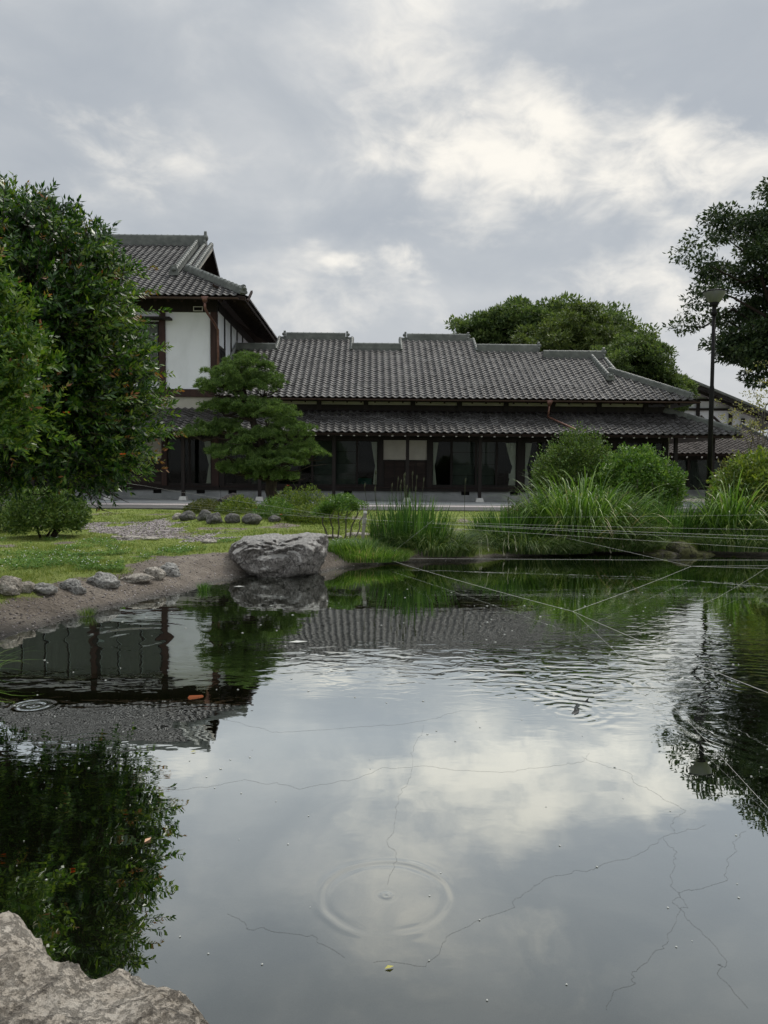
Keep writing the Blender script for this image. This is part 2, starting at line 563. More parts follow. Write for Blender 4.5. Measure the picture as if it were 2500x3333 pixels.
M['pine'] = mat_leaf('pine_needle', [(0.05, (0.050, 0.100, 0.028)), (0.5, (0.10, 0.175, 0.046)), (0.95, (0.21, 0.30, 0.085))], 0.28, 0.5, 0.3, 2.5, 0.35)
M['shrub_dark'] = mat_leaf('shrub_leaf_dark', [(0.05, (0.045, 0.088, 0.018)), (0.5, (0.085, 0.15, 0.030)), (0.95, (0.17, 0.23, 0.052))], 0.25, 0.5, 0.35, 2.0, 0.35)
M['shrub_mid'] = mat_leaf('shrub_leaf_mid', [(0.05, (0.052, 0.12, 0.020)), (0.5, (0.10, 0.20, 0.032)), (0.95, (0.19, 0.29, 0.055))], 0.3, 0.45, 0.4, 2.0, 0.35)
M['shrub_lime'] = mat_leaf('shrub_leaf_lime', [(0.05, (0.060, 0.11, 0.018)), (0.5, (0.125, 0.19, 0.028)), (0.95, (0.24, 0.29, 0.045))], 0.35, 0.4, 0.4, 1.4, 0.45)
M['olive'] = mat_leaf('olive_leaf', [(0.05, (0.05, 0.07, 0.018)), (0.5, (0.10, 0.12, 0.03)), (0.95, (0.17, 0.17, 0.05))], 0.3, 0.5, 0.3, 2.0, 0.4)
M['iris'] = mat_leaf('iris_blade', [(0.05, (0.030, 0.080, 0.014)), (0.5, (0.065, 0.145, 0.024)), (0.95, (0.13, 0.24, 0.045))], 0.3, 0.4, 0.4, 1.5, 0.3)
M['reed'] = mat_leaf('reed_blade', [(0.05, (0.040, 0.095, 0.014)), (0.5, (0.095, 0.19, 0.028)), (0.85, (0.19, 0.30, 0.06)), (0.97, (0.36, 0.44, 0.15)), (1.0, (0.36, 0.30, 0.15))], 0.35, 0.4, 0.4, 1.2, 0.3)
M['sedge'] = mat_leaf('sedge_blade', [(0.05, (0.035, 0.080, 0.018)), (0.5, (0.075, 0.14, 0.030)), (0.95, (0.20, 0.25, 0.09))], 0.3, 0.45, 0.35, 1.2, 0.3)
M['lawn'] = mat_leaf('lawn_blade', [(0.02, (0.105, 0.165, 0.032)), (0.5, (0.195, 0.25, 0.06)), (0.98, (0.33, 0.345, 0.125))], 0.3, 0.6, 0.2, 0.5, 0.45)
M['clover'] = mat_leaf('clover_leaf', [(0.05, (0.055, 0.13, 0.025)), (0.5, (0.10, 0.20, 0.04)), (0.95, (0.17, 0.27, 0.06))], 0.3, 0.6, 0.2)
M['petal'] = mat_surface('white_flower', [(0.3, (0.7, 0.7, 0.66)), (0.7, (0.82, 0.82, 0.78))], 20, 0.8, 0, 1, 0.2)
M['orange'] = mat_leaf('orange_petal', [(0.1, (0.62, 0.07, 0.015)), (0.9, (0.8, 0.16, 0.03))], 0.25, 0.5, 0.3)
M['iris_pod'] = mat_surface('seed_pod', [(0.3, (0.035, 0.045, 0.02)), (0.7, (0.07, 0.07, 0.035))], 20, 0.7, 0, 1, 0.3)
M['dry_pod'] = mat_surface('dry_seed', [(0.3, (0.35, 0.33, 0.22)), (0.7, (0.5, 0.48, 0.36))], 20, 0.7, 0, 1, 0.3)
M['speck'] = mat_surface('floating_bit', [(0.3, (0.45, 0.46, 0.42)), (0.7, (0.7, 0.7, 0.66))], 20, 0.5, 0, 1, 0.4)


def mat_rock(name, dark, mid, pale, moss=None, scale=3.0, bump=0.03, pos_ramp=(0.3, 0.52, 0.72), moss_lo=0.55, top_light=None):
    m, nb, out = material(name)
    p = obj_pos(nb)
    n = nb.noise(p, scale, 9, 0.68, 0.3)
    fine = nb.noise(p, scale * 14, 5, 0.7)
    v = nb.m('ADD', nb.m('MULTIPLY', n, 0.75), nb.m('MULTIPLY', fine, 0.25))
    c = nb.ramp(v, [(pos_ramp[0], dark), (pos_ramp[1], mid), (pos_ramp[2], pale)])
    lich = nb.maprange(nb.noise(p, scale * 2.6, 7, 0.7, 0.8), 0.57, 0.66)
    c = nb.mix(nb.m('MULTIPLY', lich, 0.45), c, tuple(min(1, q * 1.25) for q in pale))
    if moss:
        mm = nb.m('MULTIPLY', nb.maprange(nb.noise(p, scale * 1.7, 6, 0.7), moss_lo, moss_lo + 0.12), 0.8)
        c = nb.mix(mm, c, moss)
    # cracks and pits
    vq = nb.node('ShaderNodeTexVoronoi', feature='DISTANCE_TO_EDGE')
    nb.put(vq.inputs['Vector'], nb.vm('ADD', p, nb.vm('SCALE', nb.noise(p, scale * 1.5, 5, 0.6, 0.0, 1), 0.9 / scale)))
    vq.inputs['Scale'].default_value = scale * 0.75
    crack = nb.maprange(vq.outputs['Distance'], 0.0, 0.045)
    pit = nb.maprange(nb.noise(p, scale * 7, 6, 0.75), 0.40, 0.52)
    dk = nb.m('MULTIPLY', nb.m('ADD', 0.55, nb.m('MULTIPLY', crack, 0.45)), nb.m('ADD', 0.68, nb.m('MULTIPLY', pit, 0.32)))
    c = nb.mix(1.0, c, nb.comb(dk, dk, dk), 'MULTIPLY')
    if top_light:
        # upward faces painted paler, standing in for light falling from above
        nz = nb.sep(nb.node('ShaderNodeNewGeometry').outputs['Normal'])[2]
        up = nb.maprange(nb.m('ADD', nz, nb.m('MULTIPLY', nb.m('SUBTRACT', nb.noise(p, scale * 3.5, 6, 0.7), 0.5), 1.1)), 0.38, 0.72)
        c = nb.mix(nb.m('MULTIPLY', up, 0.9), c, top_light)
    b = nb.node('ShaderNodeBsdfPrincipled')
    nb.put(b.inputs['Base Color'], c)
    b.inputs['Roughness'].default_value = 0.85
    b.inputs['Specular IOR Level'].default_value = 0.3
    bn = nb.node('ShaderNodeBump')
    bn.inputs['Distance'].default_value = bump
    h = nb.m('ADD', nb.noise(p, scale * 3, 10, 0.72, 0.5), nb.m('MULTIPLY', fine, 0.25))
    h = nb.m('ADD', h, nb.m('ADD', nb.m('MULTIPLY', crack, 0.35), nb.m('MULTIPLY', pit, 0.3)))
    nb.put(bn.inputs['Height'], h)
    nb.nt.links.new(bn.outputs[0], b.inputs['Normal'])
    nb.nt.links.new(b.outputs[0], out.inputs[0])
    return m


M['rock_main'] = mat_rock('boulder_stone', (0.10, 0.09, 0.08), (0.25, 0.23, 0.21), (0.46, 0.44, 0.41), (0.07, 0.08, 0.035), 4.5, 0.06, moss_lo=0.62, top_light=(0.58, 0.56, 0.525))
M['rock_near'] = mat_rock('tan_boulder', (0.28, 0.235, 0.18), (0.56, 0.495, 0.41), (0.70, 0.64, 0.55), (0.13, 0.13, 0.07), 6.0, 0.035, (0.36, 0.5, 0.64), moss_lo=0.62)
M['rock_grey'] = mat_rock('grey_stone', (0.24, 0.232, 0.21), (0.42, 0.41, 0.385), (0.56, 0.55, 0.52), None, 6.0, 0.015)
M['rock_bed'] = mat_rock('bed_stone', (0.07, 0.067, 0.06), (0.16, 0.155, 0.142), (0.30, 0.29, 0.27), (0.09, 0.10, 0.04), 6.0, 0.015)
M['rock_tan'] = mat_rock('tan_stone', (0.28, 0.245, 0.20), (0.47, 0.43, 0.37), (0.62, 0.58, 0.52), None, 6.0, 0.015)
M['rock_dark'] = mat_rock('dark_stone', (0.035, 0.03, 0.028), (0.075, 0.065, 0.06), (0.16, 0.14, 0.135), None, 4.0, 0.03)
M['rock_moss'] = mat_rock('mossy_stone', (0.06, 0.05, 0.04), (0.13, 0.115, 0.095), (0.22, 0.2, 0.17), (0.10, 0.105, 0.028), 3.0, 0.03, moss_lo=0.38)


# glass: clear pane, mirror at grazing angles
def mat_glass():
    m, nb, out = material('window_glass')
    fr = nb.node('ShaderNodeFresnel')
    fr.inputs[0].default_value = 1.22
    t = nb.node('ShaderNodeBsdfTransparent')
    t.inputs[0].default_value = (0.82, 0.86, 0.84, 1)
    g = nb.node('ShaderNodeBsdfGlossy')
    g.inputs['Roughness'].default_value = 0.02
    x = nb.node('ShaderNodeMixShader')
    nb.put(x.inputs[0], fr.outputs[0])
    nb.nt.links.new(t.outputs[0], x.inputs[1])
    nb.nt.links.new(g.outputs[0], x.inputs[2])
    nb.nt.links.new(x.outputs[0], out.inputs[0])
    return m


M['glass'] = mat_glass()


# water: dark green pond, still, crossed by rings and light ripples
def mat_water():
    m, nb, out = material('pond_water')
    p = world_pos(nb)
    x, y, _z = nb.sep(p)

    def gauss(cx, cy, rx, ry):
        a = nb.m('DIVIDE', nb.m('SUBTRACT', x, cx), rx)
        b = nb.m('DIVIDE', nb.m('SUBTRACT', y, cy), ry)
        q = nb.m('ADD', nb.m('MULTIPLY', a, a), nb.m('MULTIPLY', b, b))
        return nb.m('EXPONENT', nb.m('MULTIPLY', q, -1.0))

    def ring(cx, cy, R, w, lam, A):
        a, b = nb.m('SUBTRACT', x, cx), nb.m('SUBTRACT', y, cy)
        r = nb.m('SUBTRACT', nb.m('SQRT', nb.m('ADD', nb.m('MULTIPLY', a, a), nb.m('MULTIPLY', b, b))), R)
        r = nb.m('ADD', r, nb.m('MULTIPLY', nb.m('SUBTRACT', wob, 0.5), 0.09 * R + 0.01))
        g = nb.m('DIVIDE', r, w)
        e = nb.m('EXPONENT', nb.m('MULTIPLY', nb.m('MULTIPLY', g, g), -1.0))
        s = nb.m('SINE', nb.m('MULTIPLY', r, 2 * math.pi / lam))
        # rings die away unevenly
        return nb.m('MULTIPLY', nb.m('MULTIPLY', e, s), nb.m('MULTIPLY', brk, A))

    wob = nb.noise(p, 4.5, 2, 0.5)
    brk = nb.maprange(nb.noise(p, 1.9, 2, 0.5, 0.3), 0.36, 0.60, 0.05, 1.0)
    swell = nb.m('MULTIPLY', nb.noise(nb.vm('MULTIPLY', p, (0.7, 1.0, 1)), 3.0, 2, 0.4), 0.0012)
    fine = nb.m('MULTIPLY', nb.noise(nb.vm('MULTIPLY', p, (0.55, 1.0, 1)), 11.0, 2, 0.5, 0.4), 0.00040)
    zone = nb.m('ADD', nb.m('ADD', gauss(0.9, 5.35, 1.7, 0.62), nb.m('MULTIPLY', gauss(2.6, 6.0, 0.9, 1.9), 0.9)), nb.m('MULTIPLY', gauss(1.35, 4.7, 0.5, 0.5), 0.8))
    zone = nb.m('ADD', zone, nb.m('MULTIPLY', gauss(-1.55, 3.1, 0.45, 1.0), 0.35))
    chop = nb.m('MULTIPLY', nb.noise(nb.vm('MULTIPLY', p, (0.5, 1.0, 1)), 9.0, 2, 0.5, 0.8), 0.0052)
    chop = nb.m('MULTIPLY', chop, zone)
    far = nb.maprange(y, 3.0, 7.0, 0.25, 1.0)
    h = nb.m('ADD', nb.m('ADD', swell, nb.m('MULTIPLY', fine, far)), chop)
    for a in ((0.016, 2.386, 0.205, 0.026, 0.08, 0.0009), (0.016, 2.386, 0.0, 0.025, 0.05, 0.0008),
              (-1.995, 4.333, 0.06, 0.05, 0.06, 0.0012),
              (1.30, 4.84, 0.26, 0.20, 0.10, 0.0009), (1.06, 4.30, 0.12, 0.12, 0.075, 0.0007),
              (2.25, 4.1, 0.62, 0.12, 0.11, 0.0005), (2.5, 5.0, 0.25, 0.3, 0.09, 0.0008),
              (-2.0, 6.1, 0.3, 0.35, 0.22, 0.0008)):
        h = nb.m('ADD', h, ring(*a))
    bn = nb.node('ShaderNodeBump')
    bn.inputs['Strength'].default_value = 1.0
    bn.inputs['Distance'].default_value = 1.0
    nb.put(bn.inputs['Height'], h)
    lw = nb.node('ShaderNodeLayerWeight')
    lw.inputs[0].default_value = 0.5
    nb.nt.links.new(bn.outputs[0], lw.inputs['Normal'])
    fac = nb.ramp(lw.outputs['Facing'], [(0.0, (0.03,) * 3), (0.25, (0.10,) * 3), (0.42, (0.27,) * 3), (0.55, (0.60,) * 3), (0.67, (0.84,) * 3), (0.80, (0.72,) * 3), (1.0, (0.74,) * 3)])
    g = nb.node('ShaderNodeBsdfGlossy')
    g.inputs['Roughness'].default_value = 0.0
    g.inputs[0].default_value = (0.94, 0.97, 0.945, 1)
    nb.nt.links.new(bn.outputs[0], g.inputs['Normal'])
    t = nb.node('ShaderNodeBsdfTransparent')
    t.inputs[0].default_value = (0.34, 0.37, 0.27, 1)
    d = nb.node('ShaderNodeBsdfDiffuse')
    d.inputs[0].default_value = (0.006, 0.009, 0.004, 1)
    x1 = nb.node('ShaderNodeMixShader')
    x1.inputs[0].default_value = 0.35
    nb.nt.links.new(t.outputs[0], x1.inputs[1])
    nb.nt.links.new(d.outputs[0], x1.inputs[2])
    x2 = nb.node('ShaderNodeMixShader')
    nb.put(x2.inputs[0], fac)
    nb.nt.links.new(x1.outputs[0], x2.inputs[1])
    nb.nt.links.new(g.outputs[0], x2.inputs[2])
    nb.nt.links.new(x2.outputs[0], out.inputs[0])
    return m


M['water'] = mat_water()

# ------------------------------------------------------------------ terrain
POND = np.array([(-3.102, 6.167), (-2.8, 6.966), (-2.524, 7.862), (-2.222, 8.527), (-2.028, 9.202), (-1.792, 9.728), (-1.389, 9.95), (-0.859, 10.258),
                 (-0.637, 10.664), (0.051, 11.356), (0.7, 11.551), (1.368, 11.711), (1.81, 12.16), (3.382, 12.957), (4.338, 13.1), (5.519, 13.098),
                 (6.6, 12.6), (8.5, 12.4), (10.5, 10.0), (10.8, 5.0), (8.0, 1.2), (3.0, 0.55), (0.3, 0.75), (-0.5, 1.0), (-1.0, 1.35), (-1.55, 1.9), (-2.15, 3.0), (-2.7, 4.4), (-2.98, 5.3)])


def pond_sd(x, y):
    """signed distance to the shore, positive on land"""
    x, y = np.asarray(x, float), np.asarray(y, float)
    best = np.full(x.shape, 1e9)
    inside = np.zeros(x.shape, bool)
    n = len(POND)
    for i in range(n):
        ax, ay = POND[i]
        bx, by = POND[(i + 1) % n]
        ex, ey = bx - ax, by - ay
        t = np.clip(((x - ax) * ex + (y - ay) * ey) / (ex * ex + ey * ey), 0, 1)
        best = np.minimum(best, np.hypot(x - ax - t * ex, y - ay - t * ey))
        cr = ((ay > y) != (by > y)) & (x < ex * (y - ay) / (ey + 1e-12) + ax)
        inside ^= cr
    return np.where(inside, -best, best)


def sstep(t):
    t = np.clip(t, 0, 1)
    return t * t * (3 - 2 * t)


def ground_z(x, y):
    x, y = np.asarray(x, float), np.asarray(y, float)
    s = pond_sd(x, y)
    p = np.stack([x, y, np.zeros_like(x)], -1).reshape(-1, 3)
    n = fbm(p * 0.9, 3).reshape(x.shape) * 0.02 + fbm(p * 5, 2).reshape(x.shape) * 0.008
    s = s + fbm(p * 2.3 + 4, 3).reshape(x.shape) * 0.05
    mud = (x < -0.9) & (y > 4)
    w = np.where(mud, 1.0, 0.28)
    top = 0.2 - 0.14 * sstep((y - 13) / 9)
    z = np.where(s > 0, top * (0.12 * np.minimum(s / 0.05, 1) + 0.88 * sstep(s / w)), -0.75 * sstep(-s / 1.6) - 0.03 * np.minimum(-s / 0.05, 1))
    bed = np.exp(-(((x + 3.3) / 2.0) ** 2 + ((y - 19.3) / 2.6) ** 2) ** 2) * 0.30
    far = np.clip((y - 26) / 4, 0, 1)
    return z + np.where(s > 0, n * np.clip(s / 0.6, 0.1, 1) * (1 - 0.9 * far), n * 0.5) + bed


def axis(lo, hi, step, far, grow=1.35):
    a = list(np.arange(lo, hi + 1e-6, step))
    d = step
    v = hi
    while v < far:
        d *= grow
        v += d
        a.append(v)
    d, v, pre = step, lo, []
    while v > -far:
        d *= grow
        v -= d
        pre.append(v)
    return np.array(pre[::-1] + a)


gx = axis(-9, 9, 0.11, 2500)
gy = axis(0, 17, 0.10, 2500)
GX, GY = np.meshgrid(gx, gy)
GZ = ground_z(GX, GY)
gv = np.stack([GX, GY, GZ], -1).reshape(-1, 3)
nx, ny = len(gx), len(gy)
ii = (np.arange(ny - 1)[:, None] * nx + np.arange(nx - 1)[None]).ravel()
gf = np.stack([ii, ii + 1, ii + nx + 1, ii + nx], -1)
gme = mesh_np('ground', gv, gf, True)


def poly_in(poly, x, y):
    inside = np.zeros(np.shape(x), bool)
    n = len(poly)
    for i in range(n):
        ax, ay = poly[i]
        bx, by = poly[(i + 1) % n]
        inside ^= ((ay > y) != (by > y)) & (x < (bx - ax) * (y - ay) / (by - ay + 1e-12) + ax)
    return inside


GRAVEL = [(-7.2, 16.4), (-6.5, 18.0), (-4.9, 18.2), (-4.2, 15.6), (-3.3, 14.2), (-2.6, 13.2), (-3.0, 12.4), (-4.2, 12.9), (-5.3, 13.9)]


def cover(x, y):
    """(bare soil, gravel) shares of the ground"""
    p = np.stack([x, y, np.zeros_like(x)], -1).reshape(-1, 3)
    w = fbm(p * 1.4, 4).reshape(x.shape)
    s = pond_sd(x, y)
    lw = np.where(x < -0.75, 1.0, 0.0) * np.clip((y - 4) * 2, 0, 1)
    edge = 0.86 + 0.2 * np.exp(-(((x + 2.2) / 0.9) ** 2 + ((y - 10.4) / 1.3) ** 2))
    soil = sstep((edge - s + w * 0.28) / 0.35 + 0.5) * lw
    soil = np.maximum(soil, sstep((0.12 - s) / 0.1))
    soil = np.maximum(soil, 0.8 * sstep(w * 1.5 - 0.36) * (y < 24) * (y > 10))
    gx_, gy_ = x + w * 0.45, y + w * 0.6
    gr = poly_in(GRAVEL, gx_, gy_).astype(float) * sstep((w + 0.75) * 2.2)
    gr = np.maximum(gr, np.maximum(sstep((y - 33) / 3), sstep((-0.5 - y) / 1.5)))  # gravel added out of view behind house and camera to cut green bounce light
    return soil, gr


so, gr = cover(GX, GY)
att = gme.attributes.new('cover', 'FLOAT_COLOR', 'POINT')
att.data.foreach_set('color', np.stack([so, gr, np.zeros_like(so), np.ones_like(so)], -1).astype(np.float32).ravel())


def mat_ground():
    m, nb, out = material('garden_ground')
    p = world_pos(nb)
    at = nb.node('ShaderNodeAttribute', attribute_name='cover')
    sc = nb.node('ShaderNodeSeparateColor')
    nb.put(sc.inputs[0], at.outputs['Color'])
    n = nb.noise(p, 0.9, 6, 0.65)
    n2 = nb.noise(p, 16, 5, 0.7)
    grass = nb.ramp(nb.m('ADD', nb.m('MULTIPLY', n, 0.65), nb.m('MULTIPLY', n2, 0.35)), [(0.3, (0.12, 0.165, 0.03)), (0.5, (0.185, 0.235, 0.045)), (0.7, (0.27, 0.29, 0.085))])
    soil = nb.ramp(nb.m('ADD', nb.m('MULTIPLY', nb.noise(p, 2.2, 6, 0.7), 0.6), nb.m('MULTIPLY', nb.noise(p, 40, 6, 0.8), 0.4)), [(0.34, (0.085, 0.070, 0.056)), (0.5, (0.19, 0.16, 0.13)), (0.68, (0.34, 0.30, 0.25))])
    vor = nb.node('ShaderNodeTexVoronoi')
    nb.put(vor.inputs['Vector'], p)
    vor.inputs['Scale'].default_value = 26
    peb = nb.ramp(nb.sep(vor.outputs['Color'])[0], [(0.1, (0.16, 0.14, 0.13)), (0.5, (0.28, 0.245, 0.235)), (0.95, (0.44, 0.40, 0.385))])
    brk = nb.m('ADD', sc.outputs[0], nb.m('MULTIPLY', nb.m('SUBTRACT', nb.noise(p, 7, 5, 0.7), 0.5), 0.9))
    brk2 = nb.m('ADD', sc.outputs[1], nb.m('MULTIPLY', nb.m('SUBTRACT', nb.noise(p, 6, 5, 0.7), 0.5), 0.8))
    c = nb.mix(nb.maprange(brk2, 0.35, 0.6), grass, peb)
    c = nb.mix(nb.maprange(brk, 0.35, 0.65), c, soil)
    # wet mud along and below the water line
    z = nb.sep(p)[2]
    wet = nb.maprange(z, 0.005, 0.05, 1.0, 0.0)
    c = nb.mix(nb.m('MULTIPLY', wet, 0.72), c, (0.028, 0.027, 0.022))
    b = nb.node('ShaderNodeBsdfPrincipled')
    nb.put(b.inputs['Base Color'], c)
    nb.put(b.inputs['Roughness'], nb.m('SUBTRACT', 0.9, nb.m('MULTIPLY', wet, 0.45)))
    b.inputs['Specular IOR Level'].default_value = 0.3
    bn = nb.node('ShaderNodeBump')
    bn.inputs['Distance'].default_value = 0.03
    nb.put(bn.inputs['Height'], nb.m('ADD', nb.noise(p, 24, 6, 0.75), nb.m('MULTIPLY', vor.outputs['Distance'], 0.6)))
    nb.nt.links.new(bn.outputs[0], b.inputs['Normal'])
    nb.nt.links.new(b.outputs[0], out.inputs[0])
    return m


M['ground'] = mat_ground()
tag(link('ground', gme, M['ground']), 'lawn with bare muddy shore and a gravel patch around the pond', kind='structure')

wv = np.array([(-12, -4, 0), (14, -4, 0), (14, 16, 0), (-12, 16, 0)], float)
tag(nobj('water', wv, np.array([[0, 1, 2, 3]]), M['water']), 'still dark pond water mirroring the cloudy sky', kind='structure')


def strip(name, x0, x1, y0, y1, z0, z1, mat, label):
    o = MB().box(x0, x1, y0, y1, z0, z1).build(name, mat)
    return tag(o, label, kind='structure')


strip('garden_path', -30, 17, 25.2, 27.6, -0.1, 0.105, M['asphalt'], 'grey paved path running along the front of the house')
strip('apron', -30, 15.5, 29.1, 34.5, -0.1, 0.125, M['concrete'], 'concrete apron under the veranda posts')
M['gravel'] = mat_surface('pale_gravel', [(0.3, (0.25, 0.22, 0.21)), (0.5, (0.42, 0.38, 0.37)), (0.7, (0.6, 0.56, 0.54))], 28, 0.9, 0.02, 40, 0.2, useworld=True)
strip('gravel_strip', -30, 15.5, 27.6, 29.1, -0.1, 0.095, M['gravel'], 'strip of pale pink gravel between path and concrete apron')

# distant wooded hill behind everything
hx = np.linspace(150, 1100, 60)
hv, hf = [], []
for j, t in enumerate(np.linspace(0, 1, 14)):
    for i, q in enumerate(hx):
        prof = 58 * math.exp(-((q - 620) / 260) ** 2) + 6 * math.sin(q * 0.03) + 3 * math.sin(q * 0.11)
        hv.append((q, 1150 + 380 * t, max(-3, prof * math.sin(math.pi * min(t, 0.98)) ** 0.7)))
hv = np.array(hv)
a = (np.arange(13)[:, None] * 60 + np.arange(59)[None]).ravel()
M['hill'] = mat_surface('wooded_hill', [(0.3, (0.07, 0.10, 0.085)), (0.7, (0.12, 0.155, 0.13))], 0.05, 0.95, 0, 1, 0.1, useworld=True)  # distance haze tinted into the hill colour as blue-green
tag(nobj('hill', hv, np.stack([a, a + 1, a + 61, a + 60], -1), M['hill'], None, True), 'far wooded hill showing beside the right hand houses', kind='structure')


# ------------------------------------------------------------------ roofs
TW, TL = 0.293, 0.247


def tile_template():
    us = np.linspace(0, 1, 8)
    prof = 0.062 * (0.5 + 0.5 * np.cos(2 * math.pi * (us - 0.10))) ** 1.5
    x = us * TW
    fr = np.stack([x, np.full(8, -0.012), prof + 0.040], -1)
    bk = np.stack([x, np.full(8, TL + 0.02), prof + 0.008], -1)
    lt = fr.copy()
    lb = fr + np.array([0, 0.004, -0.034])
    V = np.vstack([fr, bk, lt, lb])
    i = np.arange(7)
    F = np.vstack([np.stack([i, i + 1, i + 9, i + 8], -1), np.stack([i + 24, i + 25, i + 17, i + 16], -1)])
    return V, F


TV, TF = tile_template()
TILE_ME = [mesh_np('tile', TV + np.array([0, 0, dz]) , TF, True) for dz in (0, 0.004, -0.003)]
for _t in TILE_ME:
    _t.materials.append(M['tile'])


def tile_field(roof, O, U, V, ncol, nrow, inside, single=None, u0=0.0, meshes=None, mat=None):
    meshes = meshes or TILE_ME
    mat = mat or M['tile']
    """lay overlapping S tiles; those for which single(u, v) holds become objects, the rest one mesh"""
    O, U, V = np.array(O, float), np.array(U, float), np.array(V, float)
    N = np.cross(U, V)
    vs, fs, n = [], [], 0
    count = 0
    for c in range(ncol):
        for r in range(nrow):
            u, v = u0 + (c + 0.5) * TW, (r + 0.5) * TL
            if not inside(u, v):
                continue
            o = O + U * (u0 + c * TW) + V * (r * TL) + N * random.uniform(-0.004, 0.004)
            tw = random.gauss(0, 0.012)
            tl = random.gauss(0, 0.010)
            U2 = U + V * tw * 0.4 + N * tw
            V2 = V - U * tw * 0.4 + N * tl
            N2 = np.cross(U2, V2)
            if single and single(u, v) and count < 300:
                mw = Matrix(((U2[0], V2[0], N2[0], o[0]), (U2[1], V2[1], N2[1], o[1]), (U2[2], V2[2], N2[2], o[2]), (0, 0, 0, 1)))
                t = bpy.data.objects.new('tile', meshes[(c * 7 + r * 3) % 3])
                COL.objects.link(t)
                t.parent = roof
                t.matrix_local = mw
                count += 1
                continue
            vs.append(o + TV[:, 0:1] * U2 + TV[:, 1:2] * V2 + TV[:, 2:3] * N2)
            fs.append(TF + n)
            n += len(TV)
    if vs:
        f = nobj('tiles', np.vstack(vs), np.vstack(fs), mat, roof, True)
        f.name = 'tile_courses'
        tag(f, kind='stuff')
    return count


def deck(name, poly, down, mat, parent):
    """roof board: polygon with a thickness"""
    return MB().prism(poly, down).build(name, mat, parent)


def ridge(parent, a, b, h=0.22, w=0.24, r=0.10, step=0.30, name='ridge'):
    """ridge of stacked flat tiles under a row of round cap tiles"""
    a, b = Vector(a), Vector(b)
    d = b - a
    L = d.length
    d.normalize()
    s = d.cross(Vector((0, 0, 1))).normalized()
    n = s.cross(d)
    mb = MB()
    for k, (ww, z0, z1) in enumerate(((w * 1.15, -0.06, h * 0.30), (w, h * 0.30 + 0.002, h * 0.62), (w * 0.86, h * 0.62 + 0.002, h))):
        p = a + n * (z0 + z1) / 2
        q = b + n * (z0 + z1) / 2
        mb.bar(p, q, ww, z1 - z0, n)
    m = max(1, round(L / step))
    for k in range(m):
        p = a + d * (L * k / m) + n * (h + 0.005)
        q = a + d * (L * (k + 1) / m) + n * (h + 0.005)
        for (t0, t1, rr) in ((0, 0.86, r), (0.86, 1.0, r * 1.16)):
            p0, p1 = p.lerp(q, t0), p.lerp(q, t1)
            ring = []
            for e in (p0, p1):
                ring += [e + s * rr * math.cos(x) + n * rr * math.sin(x) for x in np.linspace(0, math.pi, 8)]
            mb.add(ring, [(i, i + 1, i + 9, i + 8) for i in range(7)] + [tuple(range(8)), tuple(range(15, 7, -1))])
    return mb.build(name, M['ridge'], parent)


def ogre_tile(parent, p, face, w=0.42, h=0.46):
    """ridge-end ornament: a shouldered slab with a round boss"""
    f = Vector(face).normalized()
    s = f.cross(Vector((0, 0, 1))).normalized()
    p = Vector(p)
    out = [(-0.5, 0), (-0.56, 0.22), (-0.42, 0.36), (-0.45, 0.55), (-0.30, 0.72), (-0.26, 0.92), (-0.1, 1.0), (0.1, 1.0), (0.26, 0.92), (0.30, 0.72), (0.45, 0.55), (0.42, 0.36), (0.56, 0.22), (0.5, 0)]
    mb = MB().prism([p + s * x * w + Vector((0, 0, z * h)) for x, z in out], f * 0.10)
    c = p + f * 0.09 + Vector((0, 0, h * 0.55))
    mb.tube([c, c + f * 0.05, c + f * 0.09], [h * 0.22, h * 0.20, h * 0.08], 10)
    return mb.build('ridge_ornament', M['ridge'], parent)


def gutter(parent, a, b, r=0.055):
    a, b = Vector(a), Vector(b)
    d = (b - a).normalized()
    s = d.cross(Vector((0, 0, 1))).normalized()
    mb = MB()
    th = np.linspace(math.pi, 2 * math.pi, 9)
    ring = []
    for e in (a, b):
        ring += [e + s * r * math.cos(x) + Vector((0, 0, 1)) * r * math.sin(x) for x in th]
        ring += [e + s * (r - 0.008) * math.cos(x) + Vector((0, 0, 1)) * (r - 0.008) * math.sin(x) for x in th[::-1]]
    k = 18
    mb.add(ring, [(i, (i + 1) % k, k + (i + 1) % k, k + i) for i in range(k)] + [tuple(range(k)), tuple(range(2 * k - 1, k - 1, -1))])
    L = (b - a).length
    for t in np.arange(0.4, L, 0.9):
        p = a + d * t
        mb.bar(p + Vector((0, 0, 0.005)) - s * r, p + Vector((0, 0, 0.03)) + s * r, 0.02, 0.008)
    return mb.build('gutter', M['gutter'], parent)


def box(name, x0, x1, y0, y1, z0, z1, mat, parent):
    return MB().box(x0, x1, y0, y1, z0, z1).build(name, mat, parent)


def rafter(parent, x, y0, z0, y1, z1, w=0.07, h=0.10, head=True):
    o = MB().bar((x, y0, z0), (x, y1, z1), w, h).build('rafter', M['soffit'], parent)
    if head:
        d = (Vector((0, y0 - y1, z0 - z1))).normalized()
        MB().bar(Vector((x, y0, z0)) + d * 0.001, Vector((x, y0, z0)) + d * 0.02, w + 0.004, h + 0.004).build('painted_end', M['white_end'], o)
    return o


